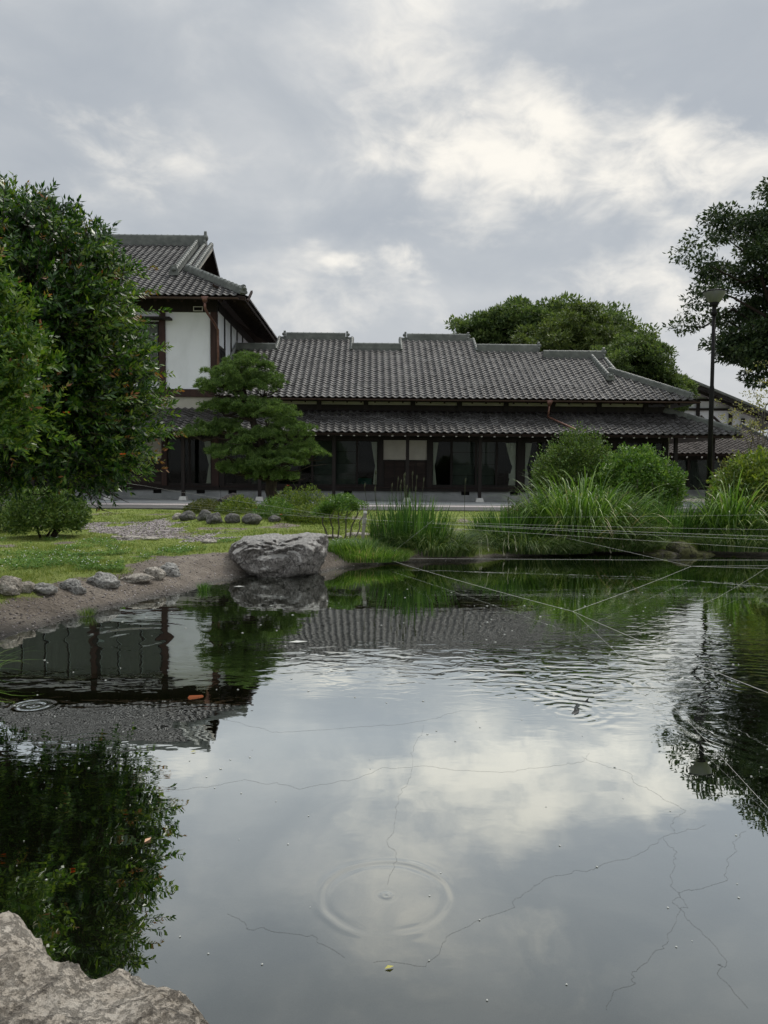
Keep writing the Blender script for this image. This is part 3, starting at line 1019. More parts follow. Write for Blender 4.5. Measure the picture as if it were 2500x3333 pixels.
def veranda_post(parent, x, y, z1, w=0.135):
    o = box('post', x - w / 2, x + w / 2, y - w / 2, y + w / 2, 0.285, z1, M['wood'], parent)
    b, t = 0.17, 0.12
    vs = [(x - b, y - b, 0.12), (x + b, y - b, 0.12), (x + b, y + b, 0.12), (x - b, y + b, 0.12), (x - t, y - t, 0.285), (x + t, y - t, 0.285), (x + t, y + t, 0.285), (x - t, y + t, 0.285)]
    MB().add(vs, [(0, 3, 2, 1), (4, 5, 6, 7), (0, 1, 5, 4), (1, 2, 6, 5), (2, 3, 7, 6), (3, 0, 4, 7)]).build('footing_stone', M['footing'], o)
    return o


def glass_door(parent, x0, x1, z0, z1, y=0.0, rail=0.05, screen=False):
    f = MB()
    g = 0.004
    x0, x1 = x0 + g, x1 - g
    f.box(x0, x0 + rail, y - 0.03, y + 0.03, z0, z1).box(x1 - rail, x1, y - 0.03, y + 0.03, z0, z1)
    f.box(x0 + rail + .001, x1 - rail - .001, y - 0.028, y + 0.028, z0, z0 + 0.10).box(x0 + rail + .001, x1 - rail - .001, y - 0.028, y + 0.028, z1 - 0.05, z1)
    d = f.build('glass_door', M['wood'], parent)
    MB().box(x0 + rail, x1 - rail, y - 0.004, y + 0.004, z0 + 0.10, z1 - 0.05).build('pane', M['glass'], d)
    if screen:
        MB().box(x0 + rail + .01, x1 - rail - .01, y + 0.16, y + 0.17, z0 + 0.02, z1 - 0.02).build('screen', M['screen'], d)
        for k in range(1, 4):
            z = z0 + (z1 - z0) * k / 4
            MB().box(x0 + rail + .01, x1 - rail - .01, y + 0.145, y + 0.158, z - 0.01, z + 0.01).build('screen_bar', M['plank'], d)
    return d


def curtain(parent, x0, x1, z0, z1, side, y=0.12):
    """tied-back curtain hanging from a rail, gathered at mid height"""
    nz, nx_ = 28, 26
    vs = []
    for j in range(nz + 1):
        t = j / nz
        z = z1 + (z0 - z1) * t
        k = abs(t - 0.55) / (0.55 if t < 0.55 else 0.45)
        wd = 0.30 + 0.70 * min(1, k) ** 0.8 if t < 0.55 else 0.30 + 0.42 * min(1, k) ** 0.7
        for i in range(nx_ + 1):
            q = i / nx_
            a = q * wd * (x1 - x0)
            xx = x0 + a if side < 0 else x1 - a
            vs.append((xx, y + 0.022 * math.sin(q * 34) * (0.5 + 0.5 * min(1, k)), z))
    w = nx_ + 1
    fs = [(j * w + i, j * w + i + 1, (j + 1) * w + i + 1, (j + 1) * w + i) for j in range(nz) for i in range(nx_)]
    return nobj('curtain', np.array(vs), np.array(fs), M['curtain'], parent, True)


def board_panel(parent, x0, x1, z0, z1, y=0.0, n=6, bat=3):
    """framed panel of horizontal planks with upright battens"""
    p = MB().box(x0, x1, y + 0.02, y + 0.06, z0, z1).build('board_panel', M['wood'], parent)
    h = (z1 - z0) / n
    for k in range(n):
        g = random.uniform(0.004, 0.009)
        dy = random.uniform(-0.006, 0.002)
        MB().add([(x0 + .01, y - 0.004 + dy, z0 + k * h + g), (x1 - .01, y - 0.004 + dy, z0 + k * h + g), (x1 - .01, y + 0.012 + dy, z0 + (k + 1) * h), (x0 + .01, y + 0.012 + dy, z0 + (k + 1) * h),
                  (x0 + .01, y + 0.0199, z0 + k * h + g), (x1 - .01, y + 0.0199, z0 + k * h + g), (x1 - .01, y + 0.0199, z0 + (k + 1) * h), (x0 + .01, y + 0.0199, z0 + (k + 1) * h)],
                 [(0, 1, 2, 3), (4, 7, 6, 5), (0, 4, 5, 1), (3, 2, 6, 7), (0, 3, 7, 4), (1, 5, 6, 2)]).build('plank', M['plank'], p)
    for k in range(bat + 1):
        xx = x0 + 0.02 + (x1 - x0 - 0.04) * k / bat
        MB().box(xx - 0.018, xx + 0.018, y - 0.03, y - 0.013, z0 + 0.01, z1 - 0.01).build('batten', M['wood'], p)
    return p


def foundation(parent, x0, x1, vents, y=0.05):
    mb = MB().box(x0, x1, y, y + 0.15, 0.10, 0.36)
    xs = [x0] + [q for v in vents for q in (v - 0.18, v + 0.18)] + [x1]
    for a, b in zip(xs[::2], xs[1::2]):
        mb.box(a, b, y, y + 0.15, 0.36, 0.51)
    f = mb.build('foundation', M['concrete'], parent)
    for v in vents:
        MB().box(v - 0.178, v + 0.178, y + 0.10, y + 0.14, 0.362, 0.508).build('vent', M['black_metal'], f)
    return f


# ------------------------------------------------------------------ single-storey wing
wing = tag(empty('single_storey_house', (0, 33, 0), rad(1.0)), 'long single-storey wooden house with stepped dark tile roof and veranda', 'house')
SLOPE = 0.543
EY, EZ = -0.8, 4.42


def fz(y):
    return EZ + (y - EY) * SLOPE


SECT = [(-7.05, -5.13, 4.2), (-5.13, -1.54, 5.6), (-1.54, 0.85, 4.3), (0.85, 4.47, 5.6), (4.47, 7.5, 4.3), (7.5, 10.62, 3.55)]
HIPX, HIPY = 10.62, 1.55
CX = 13.05
poly = [(-7.05, EY), (CX, EY), (HIPX, HIPY)]
for x0, x1, yr in SECT[::-1]:
    poly += [(x1, yr), (x0, yr)]
poly2 = [(x, y, fz(y) - 0.03) for x, y in poly]
roof = deck('roof', poly2, (0, 0, -0.10), M['soffit'], wing)
cs = 1 / math.hypot(1, SLOPE)
Vf = (0, cs, cs * SLOPE)


def in_main(u, v):
    x, y = -7.05 + u, EY + v * cs
    if x > HIPX:
        return y < EY + (CX - x) * (HIPY - EY) / (CX - HIPX) - 0.02
    for x0, x1, yr in SECT:
        if x0 <= x < x1:
            return y < yr - 0.05
    return False


tile_field(roof, (-7.05, EY - 0.05, fz(EY - 0.05)), (1, 0, 0), Vf, 69, 30, in_main)
# back slopes, hip face and gable fill
for x0, x1, yr in SECT:
    z = fz(yr) - 0.03
    MB().add([(x0, yr, z), (x1, yr, z), (x1, yr + 6.2, z - 6.2 * SLOPE), (x0, yr + 6.2, z - 6.2 * SLOPE), (x0, yr, z - 0.12), (x1, yr, z - 0.12)],
             [(0, 1, 2, 3), (0, 4, 5, 1)]).build('back_slope', M['soffit'], roof)
    if yr > 5:
        for xx in (x0 + 0.02, x1 - 0.02):
            MB().prism([(xx, 3.0, fz(3.0) - 0.16), (xx, yr, z - 0.13), (xx, yr + 1.6, z - 1.6 * SLOPE - 0.13), (xx, yr + 1.6, fz(3.0) - 0.3)], (0.03 if xx < x0 + 1 else -0.03, 0, 0)).build('step_gable', M['wood'], roof)
            s = -1 if xx < x0 + 1 else 1
            ridge(roof, (xx + s * 0.02, yr - 1.5, fz(yr - 1.5) + 0.05), (xx + s * 0.02, yr, fz(yr) + 0.05), 0.02, 0.16, 0.07, 0.26, 'verge')
hs = (fz(HIPY) - fz(EY)) / (CX - HIPX)
MB().prism([(CX, EY, fz(EY) - .03), (CX, 7.0, fz(EY) - .03), (HIPX, 5.0, fz(HIPY) - .03), (HIPX, HIPY, fz(HIPY) - .03)], (0, 0, -0.1)).build('hip_slope', M['tile'], roof)
MB().prism([(HIPX - 0.25, HIPY, fz(HIPY) - 0.2), (HIPX - 0.25, 3.55, fz(3.55) - 0.2), (HIPX - 0.25, 5.5, fz(HIPY) - 0.2)], (-0.04, 0, 0)).build('gable', M['wood'], roof)
# ridges
for (x0, x1, yr), h in zip(SECT, (0.24, 0.18, 0.26, 0.18, 0.26, 0.28)):
    if yr > 5:
        ridge(roof, (x0 + 0.02, yr, fz(yr) - 0.02), (x1 - 0.02, yr, fz(yr) - 0.02), 0.06, 0.26, 0.07)
        ridge(roof, (x0 + 0.33, yr, fz(yr) + 0.05), (x1 - 0.33, yr, fz(yr) + 0.05), h, 0.24, 0.085)
        ogre_tile(roof, (x0 + 0.30, yr, fz(yr) + 0.02), (-1, 0, 0), 0.26, 0.38)
        ogre_tile(roof, (x1 - 0.30, yr, fz(yr) + 0.02), (1, 0, 0), 0.26, 0.38)
    else:
        ridge(roof, (x0 + 0.03, yr, fz(yr) - 0.02), (x1 - 0.03 - (0.25 if x1 > 10 else 0), yr, fz(yr) - 0.02), h, 0.24, 0.085)
ogre_tile(roof, (10.34, 3.55, fz(3.55)), (1, 0, 0), 0.30, 0.50)
ogre_tile(roof, (7.42, 4.3, fz(4.3) + 0.03), (1, 0, 0), 0.26, 0.42)
ridge(roof, (9.78, 3.4, fz(3.4) + 0.03), (9.95, 1.05, fz(1.05) + 0.03), 0.13, 0.24, 0.085, 0.26)
ogre_tile(roof, (9.95, 1.02, fz(1.02) + 0.02), (0.05, -1, 0), 0.34, 0.36)
ridge(roof, (10.42, 3.4, fz(3.4) + 0.02), (10.5, 1.75, fz(1.75) + 0.02), 0.02, 0.18, 0.08, 0.26, 'verge')
ridge(roof, (10.15, 1.95, fz(1.95) + 0.05), (12.85, EY + 0.2, fz(EY + 0.2) + 0.06), 0.11, 0.22, 0.085, 0.28)
ogre_tile(roof, (12.86, EY + 0.19, fz(EY) + 0.10), (0.75, -0.6, 0.0), 0.22, 0.26)
# snow guards: little hoops standing on every other tile of two courses
sg = []
for c in range(0, 67):
    for row in ((3,) if c % 2 else (4,)):
        x = -7.05 + (c + 0.62) * TW
        v = (row + 0.2) * TL
        y = EY + v * cs
        if x > CX - 1.3:
            continue
        zz = fz(y) + 0.07
        sg.append(([(x + 0.085 * math.cos(q), y - 0.01, zz + 0.05 * math.sin(q)) for q in np.linspace(0, math.pi, 7)], 0.009))
for c in list(range(7, 20)) + list(range(27, 40)):
    x = -7.05 + (c + 0.62) * TW
    y = EY + ((15.2 + (c % 2)) * TL) * cs
    sg.append(([(x + 0.085 * math.cos(q), y - 0.01, fz(y) + 0.07 + 0.05 * math.sin(q)) for q in np.linspace(0, math.pi, 7)], 0.009))
tag(tubes_obj('snow_guards', sg, M['tile'], roof, 5), kind='stuff')
gutter(wing, (-6.9, EY - 0.10, EZ - 0.07), (CX + 0.12, EY - 0.10, EZ - 0.07))
# downpipe from the main gutter across the lower roof
dp = MB()
dp.add([(6.72, -0.97, 4.36), (6.98, -0.97, 4.36), (6.98, -0.80, 4.36), (6.72, -0.80, 4.36), (6.79, -0.93, 4.14), (6.91, -0.93, 4.14), (6.91, -0.84, 4.14), (6.79, -0.84, 4.14)],
       [(0, 3, 2, 1), (4, 5, 6, 7), (0, 1, 5, 4), (1, 2, 6, 5), (2, 3, 7, 6), (3, 0, 4, 7)])
dp.tube([(6.85, -0.88, 4.2), (6.83, -0.88, 3.95), (6.80, -0.86, 3.66)], 0.042, 8)
dp.tube([(6.80, -0.86, 3.68), (7.15, -1.35, 3.44), (7.62, -2.02, 3.12), (7.64, -2.2, 3.0)], 0.042, 8)
dp.build('downpipe', M['copper'], wing, True)

# upper wall between the two roofs
box('frieze', -7.0, 12.2, 0.06, 0.16, 3.72, 4.20, M['wood'], wing)
for k in range(10):
    xa = -6.7 + k * 2.0
    if xa + 1.8 < 12.3:
        box('frieze_panel', xa, xa + 1.8, 0.06, 0.12, 4.202, 4.33, M['cream'], wing)
    box('strut', xa - 0.2, xa, -0.02, 0.14, 3.95, 4.5, M['wood'], wing)
box('wall_plate', -7.0, 12.4, -0.05, 0.2, 4.332, 4.5, M['wood'], wing)
for k in range(34):
    x = -6.8 + k * 0.58
    y0, y1 = EY + 0.03, 0.3
    rafter(roof, x, y0, fz(y0) - 0.19, y1, fz(y1) - 0.19, 0.06, 0.08, False)

# veranda roof
VY, VZ, VS = -2.1, 2.92, 0.486


def vz(y):
    return VZ + (y - VY) * VS


VX1 = 14.5
vroof = deck('veranda_roof', [(-7.05, VY, vz(VY) - .03), (VX1, VY, vz(VY) - .03), (12.3, 0.05, vz(0.05) - .03), (-7.05, 0.05, vz(0.05) - .03)], (0, 0, -0.05), M['soffit'], wing)
cv = 1 / math.hypot(1, VS)


def in_ver(u, v):
    x, y = -7.05 + u, VY + v * cv
    lim = VX1 - (VX1 - 12.3) * (y - VY) / (0.05 - VY)
    return x < lim - 0.05 and y < 0.0


tile_field(vroof, (-7.05, VY - 0.05, vz(VY - 0.05)), (1, 0, 0), (0, cv, cv * VS), 75, 10, in_ver, lambda u, v: v < 4 * TL)
MB().prism([(VX1, VY, vz(VY) - .03), (VX1, 8.0, vz(VY) - .03), (12.3, 6.0, vz(0.05) - .03), (12.3, 0.05, vz(0.05) - .03)], (0, 0, -0.05)).build('hip_slope', M['tile'], vroof)
ridge(vroof, (12.0, 0.2, vz(0.05) + 0.10), (14.25, VY + 0.22, vz(VY + 0.2) + 0.06), 0.09, 0.20, 0.08, 0.28)
ogre_tile(vroof, (14.27, VY + 0.2, vz(VY) + 0.09), (0.75, -0.65, 0), 0.2, 0.24)
for k in range(42):
    x = -6.9 + k * 0.513
    rafter(vroof, x, VY + 0.07, vz(VY + 0.07) - 0.135, 0.05, vz(0.05) - 0.135, 0.065, 0.085, True)
box('fascia', -7.05, VX1 - 0.05, VY + 0.03, VY + 0.06, vz(VY) - 0.12, vz(VY) - 0.083, M['soffit'], vroof)
box('veranda_beam', -7.05, 13.75, -1.30, -1.14, 2.83, 3.02, M['wood'], wing)
for x in (-5.15, -2.1, 0.93, 3.93, 6.95, 9.95, 12.05, 13.6):
    veranda_post(wing, x, -1.22, 2.826)

# facade
foundation(wing, -7.0, 12.2, (-6.5, -4.2, -1.55, 3.5, 5.6, 8.8))
box('sill_beam', -7.0, 12.25, -0.05, 0.18, 0.513, 0.64, M['wood'], wing)
box('threshold', -7.0, 12.25, -0.09, 0.14, 0.642, 0.70, M['plank'], wing)
box('lintel', -7.0, 12.2, -0.04, 0.12, 2.70, 2.80, M['wood'], wing)
box('transom', -7.0, 12.2, 0.0, 0.08, 2.802, 3.60, M['wood'], wing)
for x0, x1 in ((-7.04, -6.82), (-0.26, -0.04), (1.82, 2.04), (5.70, 6.0), (7.12, 7.32), (9.8, 10.0), (12.0, 12.2)):
    box('pillar', x0, x1, -0.06, 0.14, 0.702, 2.698, M['wood'], wing)
DOORS = [(-6.82, -5.76, 0), (-5.76, -4.7, 1), (-4.7, -3.62, 0), (-3.62, -3.08, 0), (-3.08, -2.12, 1), (-2.12, -1.17, 1), (-1.17, -0.26, 0),
         (2.04, 2.88, 0), (2.88, 3.94, 1), (3.94, 4.82, 1), (4.82, 5.70, 0), (6.0, 6.62, 0), (6.62, 7.12, 0),
         (7.32, 8.15, 0), (8.15, 8.98, 1), (8.98, 9.8, 0), (10.0, 11.0, 0), (11.0, 12.0, 0)]
for x0, x1, s in DOORS:
    glass_door(wing, x0, x1, 0.702, 2.698, 0.03 if s else 0.045, 0.045, bool(s))
curtain(wing, -0.56, -0.31, 0.74, 2.62, 1)
curtain(wing, 2.09, 2.32, 0.74, 2.62, -1)
curtain(wing, 5.22, 5.66, 0.74, 2.62, 1)
curtain(wing, 6.04, 6.36, 0.74, 2.62, -1)
w = box('plaster_panel', -0.04, 1.82, 0.02, 0.10, 1.86, 2.698, M['cream'], wing)
box('mid_rail', -0.04, 1.82, -0.03, 0.10, 1.80, 1.858, M['wood'], wing)
board_panel(wing, -0.04, 1.82, 0.702, 1.798, 0.01, 5, 4)
# rooms behind the glass
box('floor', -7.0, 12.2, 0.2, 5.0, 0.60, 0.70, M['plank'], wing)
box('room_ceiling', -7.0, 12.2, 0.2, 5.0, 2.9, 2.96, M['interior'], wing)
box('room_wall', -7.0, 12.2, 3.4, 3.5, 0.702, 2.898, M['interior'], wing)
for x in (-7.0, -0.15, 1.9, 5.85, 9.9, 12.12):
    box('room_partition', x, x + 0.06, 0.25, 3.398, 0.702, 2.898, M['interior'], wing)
box('end_wall', 12.202, 12.26, 0.0, 7.0, 0.5, 4.3, M['cream'], wing)
box('rear_wall', -7.0, 12.2, 6.9, 7.0, 0.1, 4.3, M['cream'], wing)
# low folding table with a teal cloth and a bench seen through the glass
t = tag(empty('covered_table', wing.matrix_world @ Vector((-0.75, 33.9 - 33, 0.70))), 'low table under a teal cloth behind the glass doors', 'table')
t.location = (-0.78, 34.0, 0.70)
MB().box(-0.36, 0.22, -0.3, 0.3, 0.30, 0.34).build('table_top', M['plank'], t)
mbc = MB()
for i in range(12):
    xa = -0.37 + i * 0.05
    mbc.box(xa, xa + 0.049, -0.325 - 0.012 * (i % 2), -0.305, 0.04, 0.345)
mbc.box(-0.37, 0.23, -0.3, 0.31, 0.342, 0.352)
mbc.build('cloth', M['teal'], t)
for sx_ in (-0.33, 0.19):
    for sy_ in (-0.27, 0.27):
        MB().box(sx_ - 0.02, sx_ + 0.02, sy_ - 0.02, sy_ + 0.02, 0, 0.299).build('leg', M['black_metal'], t)
t2 = tag(empty('folding_table', (5.15, 34.1, 0.70)), 'dark folding table standing in the room behind tied cream curtains', 'table')
MB().box(-0.42, 0.3, -0.25, 0.25, 0.70, 0.73).build('table_top', M['black_metal'], t2)
for sx_ in (-0.36, 0.24):
    MB().box(sx_ - 0.012, sx_ + 0.012, -0.22, -0.196, 0, 0.699).build('leg', M['black_metal'], t2)
    MB().box(sx_ - 0.012, sx_ + 0.012, 0.196, 0.22, 0, 0.699).build('leg', M['black_metal'], t2)
MB().box(-0.348, 0.228, -0.214, -0.202, 0.42, 0.445).build('cross_bar', M['black_metal'], t2)
n_ = tag(MB().box(5.38, 5.56, 33.30, 33.304, 1.10, 1.30).build('paper_notice', M['white_end']), 'small pale paper notice hanging inside the glass beside a tied curtain', 'notice')

# ------------------------------------------------------------------ two-storey house
two = tag(empty('two_storey_house', (0, 33, 0), rad(1.0)), 'two-storey house with white plaster upper wall and hipped tile roof', 'house')
UY, UZ, US = -1.1, 8.47, 0.575


def uz(y):
    return UZ + (y - UY) * US


RY = 5.8
GXX = -8.5      # verge of the gable
UCX = -5.75     # right eave corner
XL = -17.5
gy = UY + (UCX - GXX)
uroof = deck('roof', [(XL, UY, uz(UY) - .03), (UCX, UY, uz(UY) - .03), (GXX, gy, uz(gy) - .03), (GXX, RY, uz(RY) - .03), (XL, RY, uz(RY) - .03)], (0, 0, -0.14), M['soffit'], two)
cu = 1 / math.hypot(1, US)


def in_up(u, v):
    x, y = XL + u, UY + v * cu
    return y < RY - 0.05 and (x < GXX - 0.02 or y < UY + (UCX - x) - 0.08)


tile_field(uroof, (XL, UY - 0.05, uz(UY - 0.05)), (1, 0, 0), (0, cu, cu * US), 41, 33, in_up, lambda u, v: u > 5.8 and (v < 7 * TL or u > 7.9))
# right hip face, its eave seen from below
YB = 2 * RY - UY
MB().prism([(UCX, UY, uz(UY) - .031), (UCX, YB, uz(UY) - .031), (GXX, YB - (UCX - GXX), uz(gy) - .031), (GXX, gy, uz(gy) - .031)], (0, 0, -0.14)).build('hip_slope', M['soffit'], uroof)


def in_side(u, v):
    h = v * cu
    return h + 0.1 < u < (YB - UY) - h - 0.1 and h < (UCX - GXX)


tile_field(uroof, (UCX + 0.05, UY, uz(UY - 0.05)), (0, 1, 0), (-cu, 0, cu * US), 47, 13, in_side)
MB().prism([(XL, RY, uz(RY) - .03), (GXX, RY, uz(RY) - .03), (GXX, YB - (UCX - GXX), uz(gy) - .03), (UCX, YB, uz(UY) - .03), (XL, YB, uz(UY) - .03)], (0, 0, -0.14)).build('back_slope', M['soffit'], uroof)
MB().prism([(GXX - 0.55, gy - 0.3, uz(gy) - 0.3), (GXX - 0.55, RY, uz(RY) - 0.25), (GXX - 0.55, 2 * RY - gy + 0.3, uz(gy) - 0.3)], (-0.05, 0, 0)).build('gable', M['wood'], uroof)
for s in (0, 1):
    y0, y1 = (gy - 0.05, RY) if s == 0 else (2 * RY - gy + 0.05, RY)
    MB().bar((GXX + 0.02, y0, uz(gy) - 0.14), (GXX + 0.02, y1, uz(RY) - 0.12), 0.05, 0.2).build('barge_board', M['cream' if s == 0 else 'wood'], uroof)
ridge(uroof, (XL, RY, uz(RY) - 0.02), (GXX - 0.35, RY, uz(RY) - 0.02), 0.42, 0.30, 0.10, 0.3)
ogre_tile(uroof, (GXX - 0.36, RY, uz(RY) - 0.02), (1, 0, 0), 0.42, 0.72)
ridge(uroof, (GXX - 0.02, gy + 0.3, uz(gy + 0.3) + 0.02), (GXX - 0.02, RY, uz(RY) + 0.04), 0.02, 0.18, 0.09, 0.27, 'verge')
ridge(uroof, (GXX - 0.36, gy + 0.2, uz(gy + 0.2) + 0.02), (GXX - 0.34, RY - 0.1, uz(RY - 0.1) + 0.04), 0.03, 0.18, 0.09, 0.27, 'verge')
ridge(uroof, (GXX - 0.70, 1.25, uz(1.25) + 0.04), (GXX - 0.70, RY - 0.1, uz(RY - 0.1) + 0.04), 0.17, 0.24, 0.10, 0.28)
ogre_tile(uroof, (GXX - 0.70, 1.22, uz(1.22) + 0.02), (0, -1, 0), 0.42, 0.46)
ridge(uroof, (GXX - 0.35, gy + 0.30, uz(gy + 0.3) + 0.06), (UCX - 0.10, UY + 0.12, uz(UY + 0.1) + 0.08), 0.14, 0.24, 0.10, 0.28)
ogre_tile(uroof, (UCX - 0.12, UY + 0.14, uz(UY) + 0.12), (0.7, -0.7, 0), 0.32, 0.36)
for k in range(22):
    x = -17 + k * 0.54
    rafter(uroof, x, UY + 0.08, uz(UY + 0.08) - 0.24, 0.1, uz(0.1) - 0.24, 0.08, 0.10, False)
for k in range(22):
    y = -0.4 + k * 0.54
    o = MB().bar((UCX - 0.08, y, uz(UY + 0.08) - 0.24), (-7.2, y, uz(UY + UCX + 7.2) - 0.24), 0.08, 0.10).build('rafter', M['soffit'], uroof)
gutter(two, (XL, UY - 0.10, UZ - 0.10), (UCX - 0.25, UY - 0.10, UZ - 0.10), 0.065)
dq = MB()
dq.add([(-7.50, -1.30, 8.40), (-7.22, -1.30, 8.40), (-7.22, -1.10, 8.40), (-7.50, -1.10, 8.40), (-7.43, -1.26, 8.16), (-7.29, -1.26, 8.16), (-7.29, -1.15, 8.16), (-7.43, -1.15, 8.16)],
       [(0, 3, 2, 1), (4, 5, 6, 7), (0, 1, 5, 4), (1, 2, 6, 5), (2, 3, 7, 6), (3, 0, 4, 7)])
dq.tube([(-7.36, -1.2, 8.25), (-7.36, -1.2, 7.95), (-7.30, -1.0, 7.78), (-7.12, -0.35, 7.45), (-7.05, -0.14, 7.25), (-7.05, -0.12, 6.8), (-7.05, -0.12, 4.3)], 0.055, 8)
dq.build('downpipe', M['copper'], two, True)

# upper storey
box('upper_wall', -17, -7.38, 0.05, 0.12, 4.79, 8.02, M['plaster'], two)
box('frieze_beam', -17, -7.1, -0.02, 0.14, 8.02, 8.75, M['wood'], two)
box('girder', -17, -7.1, -0.06, 0.14, 4.46, 4.788, M['wood_red'], two)
box('skirt_wall', -17, -7.1, 0.02, 0.12, 3.7, 4.458, M['cream'], two)
box('pillar', -7.39, -7.10, -0.05, 0.16, 4.79, 8.019, M['wood_red'], two)
box('pillar', -9.54, -9.29, -0.05, 0.16, 4.3, 8.019, M['wood_red'], two)
box('pillar', -12.6, -12.35, -0.05, 0.16, 4.3, 8.019, M['wood_red'], two)
# air vent grille under the eaves
vf = MB()
vf.box(-8.10, -7.70, -0.05, -0.022, 8.05, 8.08).box(-8.10, -7.70, -0.05, -0.022, 8.22, 8.25).box(-8.10, -8.07, -0.05, -0.022, 8.081, 8.219).box(-7.73, -7.70, -0.05, -0.022, 8.081, 8.219)
ve = vf.build('vent', M['footing'], two)
MB().box(-8.069, -7.731, -0.034, -0.022, 8.082, 8.218).build('grille', M['black_metal'], ve)
M['net_curtain'] = mat_surface('net_curtain', [(0.3, (0.19, 0.175, 0.165)), (0.7, (0.26, 0.24, 0.225))], 3, 0.9, 0, 1, 0.1, stretch=(3, 1, 0.3))
# hooded window left of the white panel
box('window_hood', -16.8, -9.0, -0.45, 0.04, 7.66, 7.74, M['wood'], two)
wf = MB()
WX = [-16.6, -15.6, -14.6, -13.6, -12.42, -11.45, -10.5, -9.62]
for x in WX:
    wf.box(x, x + (0.24 if x == -12.42 else 0.07), -0.01, 0.049, 5.2, 7.5)
wf.box(-16.6, -9.55, -0.012, 0.048, 5.12, 5.198).box(-16.6, -9.55, -0.012, 0.048, 7.502, 7.6)
wo = wf.build('window', M['wood'], two)
for x0, x1 in [(a + (0.245 if a == -12.42 else 0.075), b - 0.005) for a, b in zip(WX[:-1], WX[1:])]:
    MB().box(x0, x1, 0.02, 0.03, 5.2, 7.5).build('pane', M['glass'], wo)
    n = 18
    vs = [(x0 + 0.02 + (x1 - x0 - 0.04) * i / n, 0.040 + 0.006 * (i % 2), z) for z in (5.22, 7.48) for i in range(n + 1)]
    nobj('curtain', np.array(vs), np.array([(i, i + 1, n + 2 + i, n + 1 + i) for i in range(n)]), M['net_curtain'], wo)
# right-hand side wall
box('side_wall', -7.16, -7.10, 0.161, 12.0, 3.7, 8.4, M['plaster'], two)
for y in (1.55, 3.1, 4.7, 6.3):
    box('pillar', -7.13, -7.06, y - 0.09, y + 0.09, 3.7, 8.3, M['wood'], two)
box('side_beam', -7.14, -7.065, 0.162, 12.0, 8.1, 8.5, M['wood'], two)
sw = MB().box(-7.09, -7.05, 0.162, 1.459, 6.55, 6.68).box(-7.09, -7.05, 0.162, 1.459, 5.35, 5.47).box(-7.09, -7.055, 0.72, 0.80, 5.471, 6.549).build('side_window', M['wood'], two)
MB().box(-7.092, -7.075, 0.17, 1.45, 5.471, 6.549).build('pane', M['black_metal'], sw)
MB().prism([(-7.05, 2.6, fz(2.6) + 0.02), (-7.05, 4.4, fz(4.4) + 0.02), (-7.05, 4.4, fz(4.4) + 0.32), (-7.05, -0.7, fz(-0.7) + 0.32), (-7.05, -0.7, fz(-0.7) + 0.02)], (0.04, 0, 0)).build('flashing', M['concrete'], two)
box('rear_wall', -17, -7.16, 11.9, 12.0, 0.1, 8.4, M['plaster'], two)
# lower storey and its stretch of veranda
lroof = deck('veranda_roof', [(XL - 4, VY, vz(VY) - .03), (-7.06, VY, vz(VY) - .03), (-7.06, 0.01, vz(0.01) - .03), (XL - 4, 0.01, vz(0.01) - .03)], (0, 0, -0.05), M['soffit'], two)
XV = -7.05 - 40 * TW
tile_field(lroof, (XV, VY - 0.05, vz(VY - 0.05)), (1, 0, 0), (0, cv, cv * VS), 40, 10, lambda u, v: v < 2.35)
for k in range(24):
    x = -7.4 - k * 0.513
    rafter(lroof, x, VY + 0.07, vz(VY + 0.07) - 0.135, 0.01, vz(0.01) - 0.135, 0.065, 0.085, True)
box('veranda_beam', -19, -7.06, -1.30, -1.14, 2.83, 3.02, M['wood'], two)
for x in (-8.28, -11.35, -14.4, -17.4):
    veranda_post(two, x, -1.22, 2.826)
foundation(two, -20, -7.01, (-12.2, -9.7, -7.85))
box('sill_beam', -20, -7.01, -0.05, 0.18, 0.513, 0.64, M['wood'], two)
box('threshold', -20, -7.05, -0.09, 0.14, 0.642, 0.70, M['plank'], two)
box('lintel', -20, -7.05, -0.04, 0.12, 2.70, 2.80, M['wood'], two)
box('transom', -20, -7.05, 0.0, 0.08, 2.802, 3.69, M['wood'], two)
for x0, x1 in ((-7.36, -7.06), (-9.48, -9.26), (-12.1, -11.9)):
    box('pillar', x0, x1, -0.06, 0.14, 0.702, 2.698, M['wood_red'], two)
glass_door(two, -9.26, -8.31, 0.702, 2.698, 0.045, 0.045)
glass_door(two, -8.31, -7.36, 0.702, 2.698, 0.03, 0.045)
curtain(two, -7.72, -7.40, 0.74, 2.62, 1)
box('plaster_panel', -11.9, -9.48, 0.02, 0.10, 1.86, 2.698, M['cream'], two)
box('mid_rail', -11.9, -9.48, -0.03, 0.10, 1.80, 1.858, M['wood'], two)
board_panel(two, -11.9, -9.48, 0.702, 1.798, 0.01, 5, 4)
for k in range(5):
    glass_door(two, -12.1 - (k + 1) * 1.2, -12.1 - k * 1.2, 0.702, 2.698, 0.045, 0.05, k % 2 == 1)
box('floor', -20, -7.02, 0.2, 5.0, 0.60, 0.70, M['plank'], two)
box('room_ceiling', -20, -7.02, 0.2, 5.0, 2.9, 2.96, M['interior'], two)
box('room_wall', -20, -7.02, 3.4, 3.5, 0.702, 2.898, M['interior'], two)

